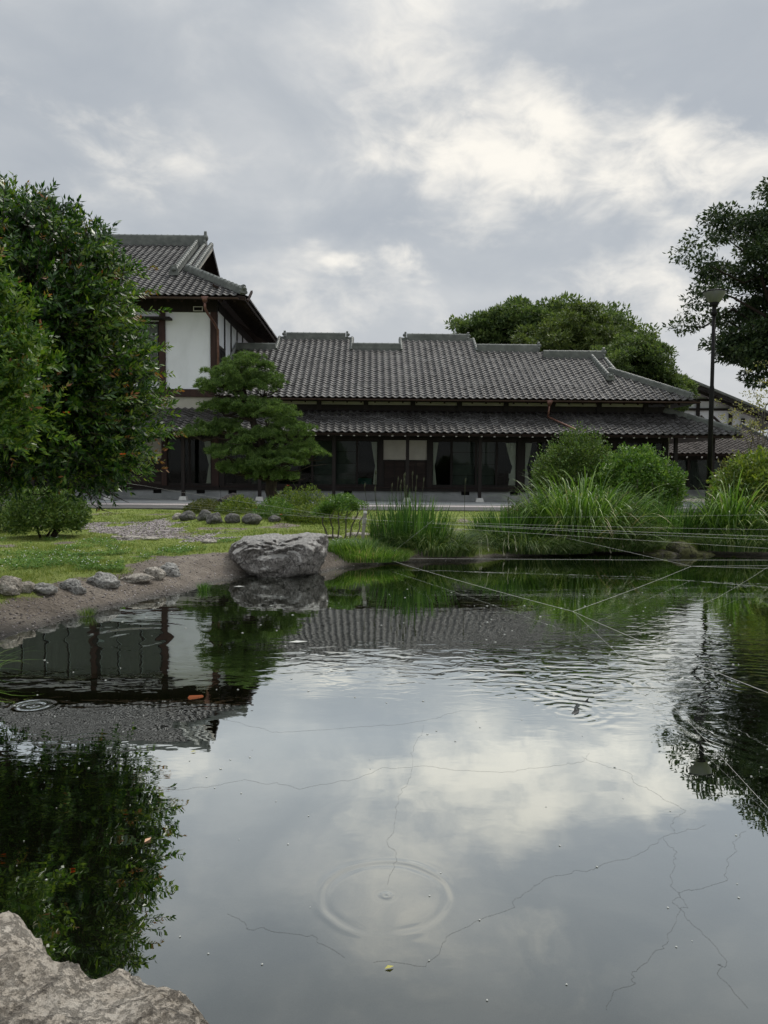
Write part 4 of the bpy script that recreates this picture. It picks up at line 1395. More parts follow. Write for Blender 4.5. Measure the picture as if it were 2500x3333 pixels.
# ------------------------------------------------------------------ buildings beyond the right end
M['dull_tile'] = mat_surface('dull_roof_tile', [(0.2, (0.045, 0.038, 0.034)), (0.6, (0.085, 0.072, 0.065)), (0.9, (0.14, 0.125, 0.115))], 2, 0.75, 0.004, 40, 0.25, rnd=0.5)
DULL_ME = [mesh_np('tile', TV, TF, True) for _ in range(3)]
for _t in DULL_ME:
    _t.materials.append(M['dull_tile'])
annex = tag(empty('low_annex', (17.5, 42, 0)), 'low annex with tiled lean-to roof seen past the end of the veranda', 'building')
ar = deck('roof', [(-3.2, -1.0, 2.40), (4.3, -1.0, 2.40), (3.2, 3.2, 4.2), (-3.2, 3.2, 4.2)], (0, 0, -0.1), M['soffit'], annex)
sa = 1.8 / 4.2
ca = 1 / math.hypot(1, sa)
tile_field(ar, (-3.2, -1.05, 2.41), (1, 0, 0), (0, ca, ca * sa), 25, 18, lambda u, v: u < 7.4 - v * 0.24 and v < 4.5, lambda u, v: v < 9 * TL, 0.0, DULL_ME, M['dull_tile'])
ridge(ar, (3.25, 3.0, 4.2), (4.2, -0.9, 2.5), 0.08, 0.2, 0.08)
box('foundation', -3.2, 3.9, 0.0, 0.2, 0.0, 0.48, M['concrete'], annex)
box('wall', -3.2, 3.9, 0.1, 0.2, 0.48, 2.6, M['wood'], annex)
for k in range(6):
    glass_door(annex, -3.1 + k * 1.1, -2.0 + k * 1.1, 0.55, 2.15, 0.04, 0.07)
    MB().box(-3.0 + k * 1.1, -2.1 + k * 1.1, 0.075, 0.085, 0.6, 2.1).build('screen', M['screen'], annex)
for k in range(9):
    rafter(ar, -3.0 + k * 0.8, -0.95, 2.24, 0.1, 2.24 + 1.05 * sa, 0.07, 0.09, True)
box('post', 2.9, 3.1, -0.6, -0.4, 0.0, 2.3, M['wood'], annex)

gab = tag(empty('white_gabled_house', (21.5, 52, 0)), 'white plastered house with black timbers and sloping tiled gable roof', 'house')
gw = MB().prism([(-8, 0.3, 0), (3.6, 0.3, 0), (3.6, 0.3, 5.1), (-2.6, 0.3, 7.65), (-8, 0.3, 5.4)], (0, 0.15, 0)).build('wall', M['plaster'], gab)
MB().prism([(-2.6, -0.9, 7.95), (5.6, -0.9, 4.65), (5.6, -0.9, 4.5), (-2.6, -0.9, 7.8)], (0, 9, 0)).build('roof', M['tile'], gab)
MB().prism([(-2.6, -0.9, 7.95), (-9.5, -0.9, 5.15), (-9.5, -0.9, 5.0), (-2.6, -0.9, 7.8)], (0, 9, 0)).build('roof_slope', M['tile'], gab)
MB().bar((-2.6, -0.95, 8.0), (5.6, -0.95, 4.7), 0.3, 0.14).build('verge', M['ridge'], gab)
MB().bar((-2.6, -0.4, 7.65), (5.4, -0.4, 4.42), 0.1, 0.2).build('barge_board', M['wood'], gab)
for z in (3.0, 5.62, 6.25):
    box('tie_beam', -7.5, 1.9 if z < 6 else 0.6, 0.16, 0.3, z, z + 0.16, M['wood'], gab)
for x in (-0.45, 1.75, 2.6, 3.3):
    box('pillar', x, x + 0.2, 0.15, 0.299, 0.0, 6.4 - (x + 0.45) * 0.42, M['wood'], gab)
box('dark_opening', 2.3, 3.25, 0.2, 0.29, 0.0, 3.4, M['black_metal'], gab)
box('beam_end', 1.7, 1.98, -0.1, 0.15, 5.68, 5.92, M['white_end'], gab)

rh = tag(empty('grey_roofed_house', (33.7, 62, 0.9)), 'house with pale grey tiled roof at the right picture edge', 'house')
MB().prism([(-3, 0, 0), (5, 0, 0), (5, 0, 3.4), (-3, 0, 3.4)], (0, 6, 0)).build('wall', M['plaster'], rh)
M['pale_tile'] = mat_surface('pale_roof_tile', [(0.3, (0.26, 0.29, 0.32)), (0.7, (0.38, 0.41, 0.44))], 2, 0.5, 0, 1, 0.4)
hr = MB()
for r in range(9):
    for c in range(22):
        x0, y0, z0 = -3.6 + c * 0.4, -0.9 + r * 0.42, 3.3 + r * 0.21
        hr.add([(x0, y0, z0 + 0.05), (x0 + 0.2, y0, z0 + 0.12), (x0 + 0.4, y0, z0 + 0.05), (x0 + 0.4, y0 + 0.42, z0 + 0.24), (x0 + 0.2, y0 + 0.42, z0 + 0.31), (x0, y0 + 0.42, z0 + 0.24), (x0, y0, z0 - 0.02), (x0 + 0.4, y0, z0 - 0.02)],
               [(0, 1, 4, 5), (1, 2, 3, 4), (6, 7, 2, 1, 0)])
hro = hr.build('roof', M['pale_tile'], rh)
tag(hro, kind='stuff')
MB().prism([(-3.6, 2.9, 5.2), (5.2, 2.9, 5.2), (5.2, 6.9, 3.2), (-3.6, 6.9, 3.2)], (0, 0, -0.1)).build('back_slope', M['pale_tile'], rh)

# ------------------------------------------------------------------ person inside the house
def skin_body(name, joints, edges, radii, mat, parent, sub=2):
    me = bpy.data.meshes.new(name)
    me.from_pydata(joints, edges, [])
    o = link(name, me, mat, parent)
    md = o.modifiers.new('skin', 'SKIN')
    for i, r in enumerate(radii):
        me.skin_vertices[0].data[i].radius = (r, r) if not isinstance(r, tuple) else r
    me.skin_vertices[0].data[0].use_root = True
    sm = o.modifiers.new('sub', 'SUBSURF')
    sm.levels = sm.render_levels = sub
    return o


per = tag(empty('person', (6.36, 34.05, 0.70)), 'person in dark clothes standing behind the glass beside a tied curtain', 'person')
J, E_, R_ = [], [], []


def jt(p, r, par=None):
    J.append(p)
    R_.append(r)
    if par is not None:
        E_.append((par, len(J) - 1))
    return len(J) - 1


pel = jt((0, 0, 0.90), (0.15, 0.11))
wst = jt((0, 0, 1.05), (0.13, 0.10), pel)
che = jt((0, -0.01, 1.25), (0.155, 0.115), wst)
shl = jt((0, 0, 1.38), (0.12, 0.09), che)
nek = jt((0, -0.01, 1.45), 0.055, shl)
hd1 = jt((0, -0.02, 1.54), (0.075, 0.085), nek)
hd2 = jt((0, -0.02, 1.63), (0.075, 0.09), hd1)
for s in (-1, 1):
    a1 = jt((s * 0.19, 0, 1.36), 0.06, shl)
    a2 = jt((s * 0.24, 0.02, 1.10), 0.045, a1)
    a3 = jt((s * 0.20, -0.14, 0.94), 0.036, a2)
    hn = jt((s * 0.16, -0.22, 0.92), (0.034, 0.018), a3)
    for q, l in ((-0.024, 0.065), (-0.008, 0.078), (0.008, 0.074), (0.024, 0.058)):
        f1 = jt((s * (0.15 + q), -0.27, 0.91 + q * 0.2), 0.0095, hn)
        jt((s * (0.145 + q), -0.27 - l * 0.6, 0.885), 0.008, f1)
    th = jt((s * 0.125, -0.235, 0.93), 0.011, hn)
    jt((s * 0.105, -0.265, 0.925), 0.0095, th)
    l1 = jt((s * 0.09, 0, 0.80), 0.085, pel)
    l2 = jt((s * 0.10, -0.01, 0.47), 0.06, l1)
    l3 = jt((s * 0.10, 0.02, 0.09), 0.042, l2)
    jt((s * 0.11, -0.12, 0.035), 0.035, l3)
skin_body('body', J, E_, R_, M['cloth'], per)
hv_, hf_ = [], []
mbh = MB()
prof = [(0.02, 0.135), (0.06, 0.125), (0.09, 0.09), (0.10, 0.04), (0.097, -0.02), (0.085, -0.07)]
mbh.lathe(prof[::-1], (0, -0.005, 1.60), 16)
mbh.build('hair', M['hair'], per, True)

# ------------------------------------------------------------------ rocks and stones
def ico(sub):
    bm = bmesh.new()
    bmesh.ops.create_icosphere(bm, subdivisions=sub, radius=1.0)
    v = np.array([p.co[:] for p in bm.verts])
    f = np.array([[q.index for q in t.verts] for t in bm.faces])
    bm.free()
    return v, f


ICO = {k: ico(k) for k in (2, 3, 4, 5, 6)}


def stone(name, loc, size, mat, seed, sub=4, rough=0.18, flat=0.25, rz=None, sink=0.3, facets=7):
    """weathered stone: sphere cut by random planes, then roughened"""
    v, f = ICO[sub]
    r = np.random.default_rng(seed)
    d = v.copy()
    rad_ = np.ones(len(v))
    for k in range(facets):
        n = r.normal(size=3)
        n[2] = abs(n[2]) * 0.7 if k % 2 else n[2]
        n /= np.linalg.norm(n)
        c = r.uniform(0.62, 0.95)
        dot = d @ n
        lim = np.where(dot > 0.05, c / np.maximum(dot, 0.05), 9)
        rad_ = np.minimum(rad_, 0.25 * rad_ + 0.75 * np.minimum(rad_, lim))
    p = d * rad_[:, None]
    p = p * (1 + rough * fbm(d * 1.6 + seed, 4)[:, None] + 0.25 * rough * fbm(d * 7 + seed, 3)[:, None])
    p = p * np.array(size)
    if rz is None:
        rz = r.uniform(-0.5, 0.5)
    c_, s_ = math.cos(rz), math.sin(rz)
    p = np.stack([p[:, 0] * c_ - p[:, 1] * s_, p[:, 0] * s_ + p[:, 1] * c_, p[:, 2]], -1)
    o = nobj(name, p, f, mat, None, True)
    o.location = (loc[0], loc[1], loc[2] + size[2] * (1 - 2 * sink) if len(loc) == 3 else float(ground_z(np.array([loc[0]]), np.array([loc[1]]))[0]) + size[2] * (1 - 2 * sink))
    return o


def outline_rock(name, loc, prof, depth, mat, seed, sub=6, rough=0.05, strata=0.03):
    """boulder whose side view follows an outline (x, z) and whose depth is an ellipse"""
    v, f = ICO[sub]
    P = np.array(prof, float)
    ang = np.arctan2(P[:, 1], P[:, 0])
    rr = np.hypot(P[:, 0], P[:, 1])
    o = np.argsort(ang)
    ang, rr = ang[o], rr[o]
    a = np.arctan2(v[:, 2], v[:, 0])
    R = np.interp(a, np.r_[ang - 2 * math.pi, ang, ang + 2 * math.pi], np.r_[rr, rr, rr])
    q = np.hypot(v[:, 0], v[:, 2])
    k = q ** 0.55
    n = fbm(v * 2.2 + seed, 5)
    n2 = fbm(v * np.array([3, 3, 9]) + seed + 5, 6, 0.6)
    rid = 1 - np.abs(fbm(v * 3.1 + seed + 9, 4)) * 2
    s = 1 + rough * n + strata * n2 + 0.03 * rid
    p = np.stack([np.cos(a) * R * k * s, v[:, 1] * depth * s * (1 + 0.1 * n), np.sin(a) * R * k * s], -1)
    ob = nobj(name, p, f, mat, None, True)
    ob.location = loc
    return ob


# big boulder at the water's edge (outline in metres about its middle)
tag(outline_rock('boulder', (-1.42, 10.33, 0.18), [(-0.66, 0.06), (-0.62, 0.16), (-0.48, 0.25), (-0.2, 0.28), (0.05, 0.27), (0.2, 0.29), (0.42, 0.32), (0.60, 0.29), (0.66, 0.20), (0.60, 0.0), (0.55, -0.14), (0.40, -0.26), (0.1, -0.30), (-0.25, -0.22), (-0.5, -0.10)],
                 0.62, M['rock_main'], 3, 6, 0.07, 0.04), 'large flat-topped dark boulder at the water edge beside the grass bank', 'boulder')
# foreground boulder: outline seen from above
def bank_rock(name, outl, ztop, mat, seed, rings=64, label=None, base=-0.25, nz=0.03):
    P = np.array(outl, float)
    # resample outline finely
    seg = np.linalg.norm(np.roll(P, -1, 0) - P, axis=1)
    cum = np.r_[0, np.cumsum(seg)]
    t = np.linspace(0, cum[-1], 260, endpoint=False)
    Q = np.roll(P, -1, 0)
    idx = np.clip(np.searchsorted(cum, t, side='right') - 1, 0, len(P) - 1)
    w = ((t - cum[idx]) / seg[idx])[:, None]
    O = P[idx] * (1 - w) + Q[idx] * w
    for _ in range(3):
        O = 0.5 * O + 0.25 * (np.roll(O, 1, 0) + np.roll(O, -1, 0))
    C = P.mean(0)
    vs = []
    ts = np.r_[np.linspace(0.02, 0.9, rings - 14), np.linspace(0.91, 1.0, 8), np.full(6, 1.0)]
    for k, s in enumerate(ts):
        xy = C + (O - C) * s
        if k < rings - 6:
            z = np.full(len(O), ztop) - 0.10 * s ** 9
        else:
            j = k - (rings - 6) + 1
            z = np.full(len(O), ztop - 0.10 - (ztop - 0.10 - base) * j / 6)
            xy = C + (O - C) * (1.0 + 0.04 * j / 6)
        p = np.c_[xy, z]
        jag = fbm(np.c_[xy * 8, z * 8] + seed, 6, 0.62)
        rid = 1 - np.abs(fbm(np.c_[xy * 4.2, z * 4] + seed + 3, 4)) * 2
        big = fbm(np.c_[xy * 2.2, z * 2] + seed + 7, 2)
        p[:, 2] += nz * jag + nz * 0.9 * rid + nz * 1.4 * big
        p[:, :2] += ((O - C) / (np.linalg.norm(O - C, axis=1, keepdims=True) + 1e-6)) * (jag * 0.02 * s)[:, None]
        vs.append(p)
    n = len(O)
    V = np.vstack(vs)
    i = np.arange(rings - 1)[:, None] * n
    k = np.arange(n)[None]
    F = np.stack([i + k, i + (k + 1) % n, i + n + (k + 1) % n, i + n + k], -1).reshape(-1, 4)
    o = nobj(name, V, F, mat, None, True)
    return o


tag(bank_rock('shore_rock', [(-1.35, 1.80), (-1.0, 1.73), (-0.84, 1.725), (-0.765, 1.67), (-0.70, 1.60), (-0.61, 1.555), (-0.50, 1.535), (-0.40, 1.49), (-0.31, 1.43), (-0.22, 1.32), (-0.16, 1.15), (-0.22, 0.7), (-0.7, 0.5), (-1.3, 0.7), (-1.5, 1.3)],
              0.345, M['rock_near'], 5, 110, nz=0.018), 'rough tan boulder in the lower corner at the pond edge nearest the viewer', 'boulder')
tag(stone('submerged_rock', (-0.66, 1.80, 0.02), (0.15, 0.11, 0.10), M['rock_near'], 31, 5, 0.25, sink=0.55), 'small wet brown rock breaking the water beside the tan boulder', 'rock')

ROW = [((-3.54, 7.19), (0.14, 0.12, 0.10), 'rock_tan', 'pale tan stone partly cut off at the far end of the shore row'),
       ((-3.44, 7.33), (0.09, 0.08, 0.06), 'rock_tan', 'small tan stone beside the smooth grey stone of the shore row'),
       ((-3.32, 7.45), (0.15, 0.10, 0.06), 'rock_grey', 'smooth low grey stone second from the left in the shore row'),
       ((-3.18, 7.73), (0.13, 0.09, 0.06), 'rock_grey', 'split grey stone in the shore row below the clover'),
       ((-2.98, 8.10), (0.19, 0.13, 0.09), 'rock_grey', 'largest humped grey stone in the shore row'),
       ((-2.75, 8.52), (0.16, 0.10, 0.06), 'rock_tan', 'jagged tan stone right of the largest humped stone'),
       ((-2.63, 8.78), (0.12, 0.10, 0.08), 'rock_tan', 'small pale stone between the jagged tan stone and the rounded end stone'),
       ((-2.55, 9.12), (0.14, 0.11, 0.095), 'rock_grey', 'rounded grey stone at the boulder end of the shore row'),
       ((-3.07, 7.68), (0.09, 0.07, 0.05), 'rock_grey', 'small flat grey stone in front of the split stone')]
# shift the row so that it lines the lawn edge
for k, (p, s, m_, lab) in enumerate(ROW):
    tag(stone('stone', p, s, M[m_], 40 + k, 5, 0.2, sink=0.25), lab, 'stone', 'stones lining the muddy shore')
BED = [((-4.68, 17.4), (0.14, 0.12, 0.10), 'rock_tan', 'small pale stone at the left end of the planting bed edge'),
       ((-4.35, 17.1), (0.24, 0.17, 0.15), 'rock_bed', 'long grey stone near the left end of the bed edge'),
       ((-3.95, 16.85), (0.19, 0.17, 0.16), 'rock_bed', 'rounded grey stone third along the bed edge'),
       ((-3.62, 16.4), (0.21, 0.19, 0.18), 'rock_bed', 'large rounded grey stone in the middle of the bed edge'),
       ((-3.24, 16.45), (0.21, 0.18, 0.15), 'rock_bed', 'blocky grey stone fifth along the bed edge'),
       ((-2.83, 16.4), (0.24, 0.2, 0.17), 'rock_bed', 'broad grey stone sixth along the bed edge before the ferns'),
       ((-2.40, 16.8), (0.16, 0.13, 0.11), 'rock_bed', 'grey stone half hidden by green bed plants'),
       ((-1.72, 17.2), (0.28, 0.2, 0.2), 'rock_dark', 'dark stone behind the plants right of the bed edge')]
for k, (p, s, m_, lab) in enumerate(BED):
    tag(stone('stone', p, tuple(0.85 * q for q in s), M[m_], 70 + k, 4, 0.16, sink=0.2, rz=0.1), lab, 'stone', 'stones edging the planting bed')
tag(stone('bed_rock', (-3.72, 18.9), (0.42, 0.34, 0.24), M['rock_dark'], 93, 5, 0.22, sink=0.25, rz=0.1), 'large dark rock lying in the planting bed left of the pine trunk', 'rock')
STEP = [((-4.57, 13.04), (0.09, 0.07, 0.035), 'small pale stepping stone nearest the round bush'), ((-4.29, 13.0), (0.19, 0.10, 0.035), 'long flat stepping stone at the gravel edge'),
        ((-3.89, 12.77), (0.15, 0.10, 0.035), 'flat grey stepping stone right of the long one'), ((-2.76, 12.11), (0.13, 0.09, 0.04), 'lone flat stone in the grass behind the big boulder'),
        ((-0.90, 13.35), (0.20, 0.12, 0.04), 'flat stone under the thin-stemmed shrub'), ((-0.48, 13.6), (0.24, 0.12, 0.045), 'long flat stone behind the leaning stake'), ((-0.02, 13.7), (0.16, 0.10, 0.04), 'flat stone right of the leaning stake')]
for k, (p, s, lab) in enumerate(STEP):
    tag(stone('stepping_stone', p, s, M['rock_tan'], 110 + k, 4, 0.1, sink=0.2, rz=0.05), lab, 'stepping stone', 'flat stones set in the lawn')
tag(outline_rock('mossy_rock', (4.95, 12.98, -0.005), [(-0.65, 0.0), (-0.5, 0.03), (-0.1, 0.045), (0.3, 0.06), (0.52, 0.055), (0.62, 0.01), (0.5, -0.2), (-0.5, -0.2)], 0.4, M['rock_moss'], 8, 5, 0.02, 0.01), 'low flat mossy rock at the far waterline under the reeds', 'rock')

# ------------------------------------------------------------------ trees
def bough(a, b, sag=0.0, n=6, wob=0.05):
    a, b = np.array(a, float), np.array(b, float)
    t = np.linspace(0, 1, n)[:, None]
    p = a + (b - a) * t
    L = np.linalg.norm(b - a)
    p[:, 2] += sag * L * np.sin(t[:, 0] * math.pi)
    p[1:-1] += RNG.normal(size=(n - 2, 3)) * wob * L
    return p


def leafy_crown(name, clumps, per, spread, L, W, mat, parent, flat=0.6, up=0.25, droop=0.0):
    """clumps (n,4): centre and radius; leaves scattered around each, thinning outwards"""
    C = np.repeat(clumps[:, :3], per, 0)
    r = np.repeat(clumps[:, 3], per)
    n = len(C)
    d = rnd_dirs(n)
    rr = RNG.uniform(0.15, 1, n) ** 0.55 * r * spread
    P = C + d * rr[:, None] * np.array([1, 1, flat])
    D = unit(d * 0.7 + RNG.normal(size=(n, 3)) * 0.6 + np.array([0, 0, up - droop]))
    N = unit(RNG.normal(size=(n, 3)) * 0.6 + np.array([0, 0, 1.0]))
    return leaf_mesh(name, P, D, N, L * RNG.uniform(0.7, 1.3, n), W * RNG.uniform(0.7, 1.2, n), mat, parent)


def ellipsoid_clumps(n, c, r, shell=0.55, zmin=-1.0, rad_=(0.5, 0.9), lump=0.25, seed=0):
    d = rnd_dirs(n * 3)
    d = d[d[:, 2] > zmin][:n]
    k = RNG.uniform(shell, 1.0, len(d)) * (1 + lump * fbm(d * 2.2 + seed, 3))
    P = np.array(c) + d * k[:, None] * np.array(r)
    return np.c_[P, RNG.uniform(*rad_, len(P))]


# big tree behind the house
bt = tag(empty('broad_tree', (13.2, 62, 0)), 'broad rounded green tree rising behind the long house roof', 'tree')
cl = np.vstack([ellipsoid_clumps(480, (0.2, 0, 8.8), (8.8, 6, 6.3), 0.62, -0.35, (0.8, 1.5), 0.05, 1), ellipsoid_clumps(70, (-3.4, -1, 11.4), (3.4, 3, 3.3), 0.4, -0.6, (0.7, 1.2), 0.08, 9), ellipsoid_clumps(80, (-6.5, -1, 10.0), (4.1, 3.5, 3.6), 0.4, -0.8, (0.6, 1.1), 0.12, 3)])
leafy_crown('crown', cl, 190, 1.0, 0.34, 0.17, M['far_leaf'], bt, 0.42)
tb = [(bough((0, 0, -0.3), (0.2, 0, 5), 0, 5, 0.02), np.linspace(0.5, 0.33, 5))]
for k in range(0, len(cl), 5):
    tb.append((bough((0.2, 0, 3.5 + RNG.uniform(0, 2.5)), cl[k, :3], 0.08), np.linspace(0.16, 0.03, 6)))
tubes_obj('trunk', tb, M['bark'], bt)

def far_tree(name, loc, label, cl, per, L, W, mat, flat=0.5):
    o = tag(empty(name, loc), label, 'tree')
    leafy_crown('crown', cl, per, 1.0, L, W, mat, o, flat)
    c = cl[:, :3].mean(0)
    tb = [(bough((c[0], c[1], -0.3), (c[0], c[1], c[2] * 0.7), 0, 5, 0.02), np.linspace(0.3, 0.18, 5))]
    for k in range(0, len(cl), 4):
        tb.append((bough((c[0], c[1], c[2] * RNG.uniform(0.4, 0.7)), cl[k, :3], 0.08), np.linspace(0.09, 0.02, 6)))
    tubes_obj('trunk', tb, M['bark'], o)
    return o


far_tree('olive_tree', (12.9, 55, 0), 'paler olive-green tree in front of the broad tree behind the roof', np.vstack([ellipsoid_clumps(120, (0, 0, 9.6), (3.7, 3, 3.6), 0.35, -0.8, (0.5, 0.9), 0.14, 31), ellipsoid_clumps(40, (-2.2, 0, 8.4), (2.2, 2, 2.2), 0.35, -0.8, (0.5, 0.8), 0.14, 32)]), 210, 0.27, 0.13, M['olive_far'])
far_tree('leafy_tree', (16.0, 48, 0), 'lower green tree rising over the hipped end of the roof', np.vstack([ellipsoid_clumps(110, (-0.5, 0, 7.3), (3.0, 2.6, 2.9), 0.35, -0.8, (0.5, 0.85), 0.16, 33), ellipsoid_clumps(50, (1.7, 0, 6.1), (1.5, 1.6, 1.9), 0.3, -0.8, (0.4, 0.7), 0.2, 34)]), 220, 0.24, 0.11, M['far_leaf'])

# dark tree at the right edge
rt_ = tag(empty('dark_tree', (18.6, 34, 0)), 'tall dark spreading tree cut off by the right picture edge', 'tree')
cl = np.vstack([ellipsoid_clumps(430, (1.0, 0, 9.9), (6.0, 5.0, 5.7), 0.30, -0.75, (0.5, 1.0), 0.16, 5), ellipsoid_clumps(46, (-2.2, -1, 6.6), (2.4, 2, 1.2), 0.3, -1, (0.4, 0.7), 0.3, 6), ellipsoid_clumps(40, (1.5, -1, 7.2), (3.5, 2, 1.2), 0.3, -1, (0.4, 0.7), 0.3, 7)])
leafy_crown('crown', cl, 235, 1.1, 0.20, 0.10, M['dark_leaf'], rt_, 0.4, 0.05, 0.1)
tb = [(bough((1.4, 0, -0.3), (1.0, 0, 5.5), 0, 5, 0.02), np.linspace(0.45, 0.3, 5))]
for k in range(0, len(cl), 4):
    tb.append((bough((1.0, 0, 3.8 + RNG.uniform(0, 4)), cl[k, :3], 0.1), np.linspace(0.13, 0.02, 6)))
tubes_obj('trunk', tb, M['bark'], rt_)

# slender yellowish maple
mp = tag(empty('slender_maple', (10.55, 22, 0)), 'slender young maple with sparse yellowish leaves near the lamp post', 'tree')
tb, cl = [], []
for k in range(7):
    a_ = RNG.uniform(0, 6.28)
    tip = (math.cos(a_) * RNG.uniform(0.3, 1.0) - 0.05, math.sin(a_) * 0.6, RNG.uniform(2.6, 4.1))
    mid = (tip[0] * 0.25, tip[1] * 0.25, 1.7)
    tb.append((np.vstack([bough((0, 0, 0), mid, 0, 4, 0.03), bough(mid, tip, 0.05, 6)[1:]]), np.linspace(0.035, 0.006, 9)))
    for q in range(9):
        cl.append((tip[0] + RNG.normal() * 0.28, tip[1] + RNG.normal() * 0.3, tip[2] + RNG.normal() * 0.28, RNG.uniform(0.1, 0.22)))
cl = np.array(cl)
leafy_crown('crown', cl, 16, 1.0, 0.07, 0.045, M['maple'], mp, 0.5)
tubes_obj('trunk', tb, M['bark_pale'], mp, 5)

# pomegranate overhanging the left bank
pg = tag(empty('pomegranate_tree', (-4.15, 7.25, 0.30)), 'leafy pomegranate tree with orange flowers overhanging the left bank', 'tree')
pg.scale = (0.87, 0.87, 0.87)
cl = np.vstack([ellipsoid_clumps(620, (0.93, -0.62, 2.44), (1.34, 1.15, 1.40), 0.30, -0.97, (0.20, 0.36), 0.12, 11),
                ellipsoid_clumps(90, (1.35, -0.6, 3.30), (0.80, 0.7, 0.55), 0.3, -0.8, (0.18, 0.3), 0.15, 17),
                ellipsoid_clumps(60, (0.45, -0.4, 3.45), (0.85, 0.85, 0.60), 0.3, -0.8, (0.2, 0.32), 0.2, 13),
                ellipsoid_clumps(80, (1.78, -0.7, 1.65), (0.60, 0.6, 0.80), 0.3, -0.95, (0.18, 0.28), 0.2, 14)])
# shoots: each a thin twig carrying pairs of narrow leaves
nsh = 10500
pick = RNG.integers(0, len(cl), nsh)
dd = rnd_dirs(nsh)
base = cl[pick, :3] + dd * (cl[pick, 3] * RNG.uniform(0.2, 1.0, nsh))[:, None]
outw = unit(base - np.array([1.25, -0.6, 2.1]))
sdir = unit(outw * 0.8 + RNG.normal(size=(nsh, 3)) * 0.55 + np.array([0, 0, 0.35]))
slen = RNG.uniform(0.10, 0.24, nsh)
# long upright water shoots at the top and arching sprays on the right
extra_b, extra_d, extra_l = [], [], []
for k in range(210):
    x = RNG.uniform(-0.2, 1.95)
    extra_b.append((x, RNG.uniform(-1.2, 0.1), 3.68 - 0.55 * max(0, x - 0.55) ** 1.5 + RNG.uniform(-0.3, 0.15)))
    extra_d.append((RNG.normal() * 0.16 + 0.05, RNG.normal() * 0.16, 1))
    extra_l.append(RNG.uniform(0.2, 0.62))
for k in range(150):
    z = RNG.uniform(1.1, 3.3)
    extra_b.append((2.20 + RNG.uniform(-0.25, 0.15) - 0.25 * abs(z - 1.9), RNG.uniform(-1.2, -0.2), z))
    extra_d.append((1, RNG.normal() * 0.4, RNG.uniform(-0.1, 0.45)))
    extra_l.append(RNG.uniform(0.2, 0.55))
base = np.vstack([base, np.array(extra_b)])
sdir = np.vstack([sdir, unit(np.array(extra_d))])
slen = np.r_[slen, np.array(extra_l)]
nsh = len(base)
def shoot_leaves(base, sdir, slen, tipchance=0.18, minlen=0.215):
    P_, D_, N_, tf = [], [], [], []
    for k in range(len(base)):
        n = int(slen[k] / 0.0145) + 3
        t = np.linspace(0.08, 1.0, n)
        side = RNG.normal(size=(n, 3))
        side -= (side @ sdir[k])[:, None] * sdir[k]
        side = unit(side)
        D_.append(unit(side * 0.85 + sdir[k] * 0.75))
        P_.append(base[k] + sdir[k] * slen[k] * t[:, None])
        N_.append(unit(sdir[k] + RNG.normal(size=(n, 3)) * 0.3))
        tf.append((t > 0.8) & (slen[k] > minlen) & (RNG.random() < tipchance))
    return np.vstack(P_), np.vstack(D_), np.vstack(N_), np.concatenate(tf)


def put_leaves(name, parts, mat, parent, scale=1.0):
    P_, D_, N_ = parts
    L = RNG.uniform(0.048, 0.085, len(P_)) * scale
    return leaf_mesh(name, P_, D_, N_, L, L * 0.36, mat, parent)


nin = nsh - len(extra_b)
P_, D_, N_, tipf = shoot_leaves(base[:nin], sdir[:nin], slen[:nin])
put_leaves('crown', (P_[~tipf], D_[~tipf], N_[~tipf]), M['pome'], pg)
P2, D2, N2_, tip2 = shoot_leaves(base[nin:], sdir[nin:], slen[nin:], 0.3)
put_leaves('sprays', (P2[~tip2], D2[~tip2], N2_[~tip2]), M['pome_light'], pg)
put_leaves('young_leaves', (np.vstack([P_[tipf], P2[tip2]]), np.vstack([D_[tipf], D2[tip2]]), np.vstack([N_[tipf], N2_[tip2]])), M['pome_tip'], pg, 0.8)
tb = [(bough((0, 0, -0.5), (0.55, -0.45, 1.15), 0.0, 5, 0.03), np.linspace(0.12, 0.08, 5)), (bough((0.02, 0, -0.3), (-0.2, -0.3, 1.2), 0.0, 5, 0.03), np.linspace(0.08, 0.06, 5))]
for k in range(0, len(cl), 4):
    tb.append((bough((0.55 + RNG.normal() * 0.05, -0.45, 1.0 + RNG.uniform(0, 0.6)), cl[k, :3], 0.06, 7), np.linspace(0.03, 0.006, 7)))
for k in range(0, nsh):
    if slen[k] > 0.19:
        tb.append((np.stack([base[k] - sdir[k] * 0.08, base[k] + sdir[k] * slen[k]]), [0.004, 0.0018]))
# bare dead twigs hanging under the crown
for k in range(9):
    s0 = np.array([RNG.uniform(0.9, 2.1), RNG.uniform(-1.2, -0.4), RNG.uniform(1.0, 1.2)])
    tb.append((bough(s0, s0 + np.array([RNG.uniform(0.05, 0.3), RNG.normal() * 0.1, -RNG.uniform(0.1, 0.28)]), -0.1, 5, 0.09), np.linspace(0.007, 0.002, 5)))
tubes_obj('trunk', tb, M['bark'], pg, 5)
for (x, y, z) in ((0.72, -1.72, 2.62), (1.05, -1.85, 2.52), (0.62, -1.5, 2.75), (0.75, -1.72, 1.72), (1.5, -1.82, 1.45), (2.0, -1.6, 1.7), (2.35, -1.2, 1.35), (1.3, -1.9, 2.95)):
    n = 9
    a_ = np.linspace(0, 6.28, n, endpoint=False)
    D = np.stack([np.cos(a_) * 0.8, np.sin(a_) * 0.8 - 0.3, np.full(n, 0.25)], -1)
    f = leaf_mesh('flower', np.tile(np.array([[x, y, z]]), (n, 1)), D, np.tile(np.array([[0, -0.4, 1.0]]), (n, 1)), 0.032, 0.026, M['orange'], pg)

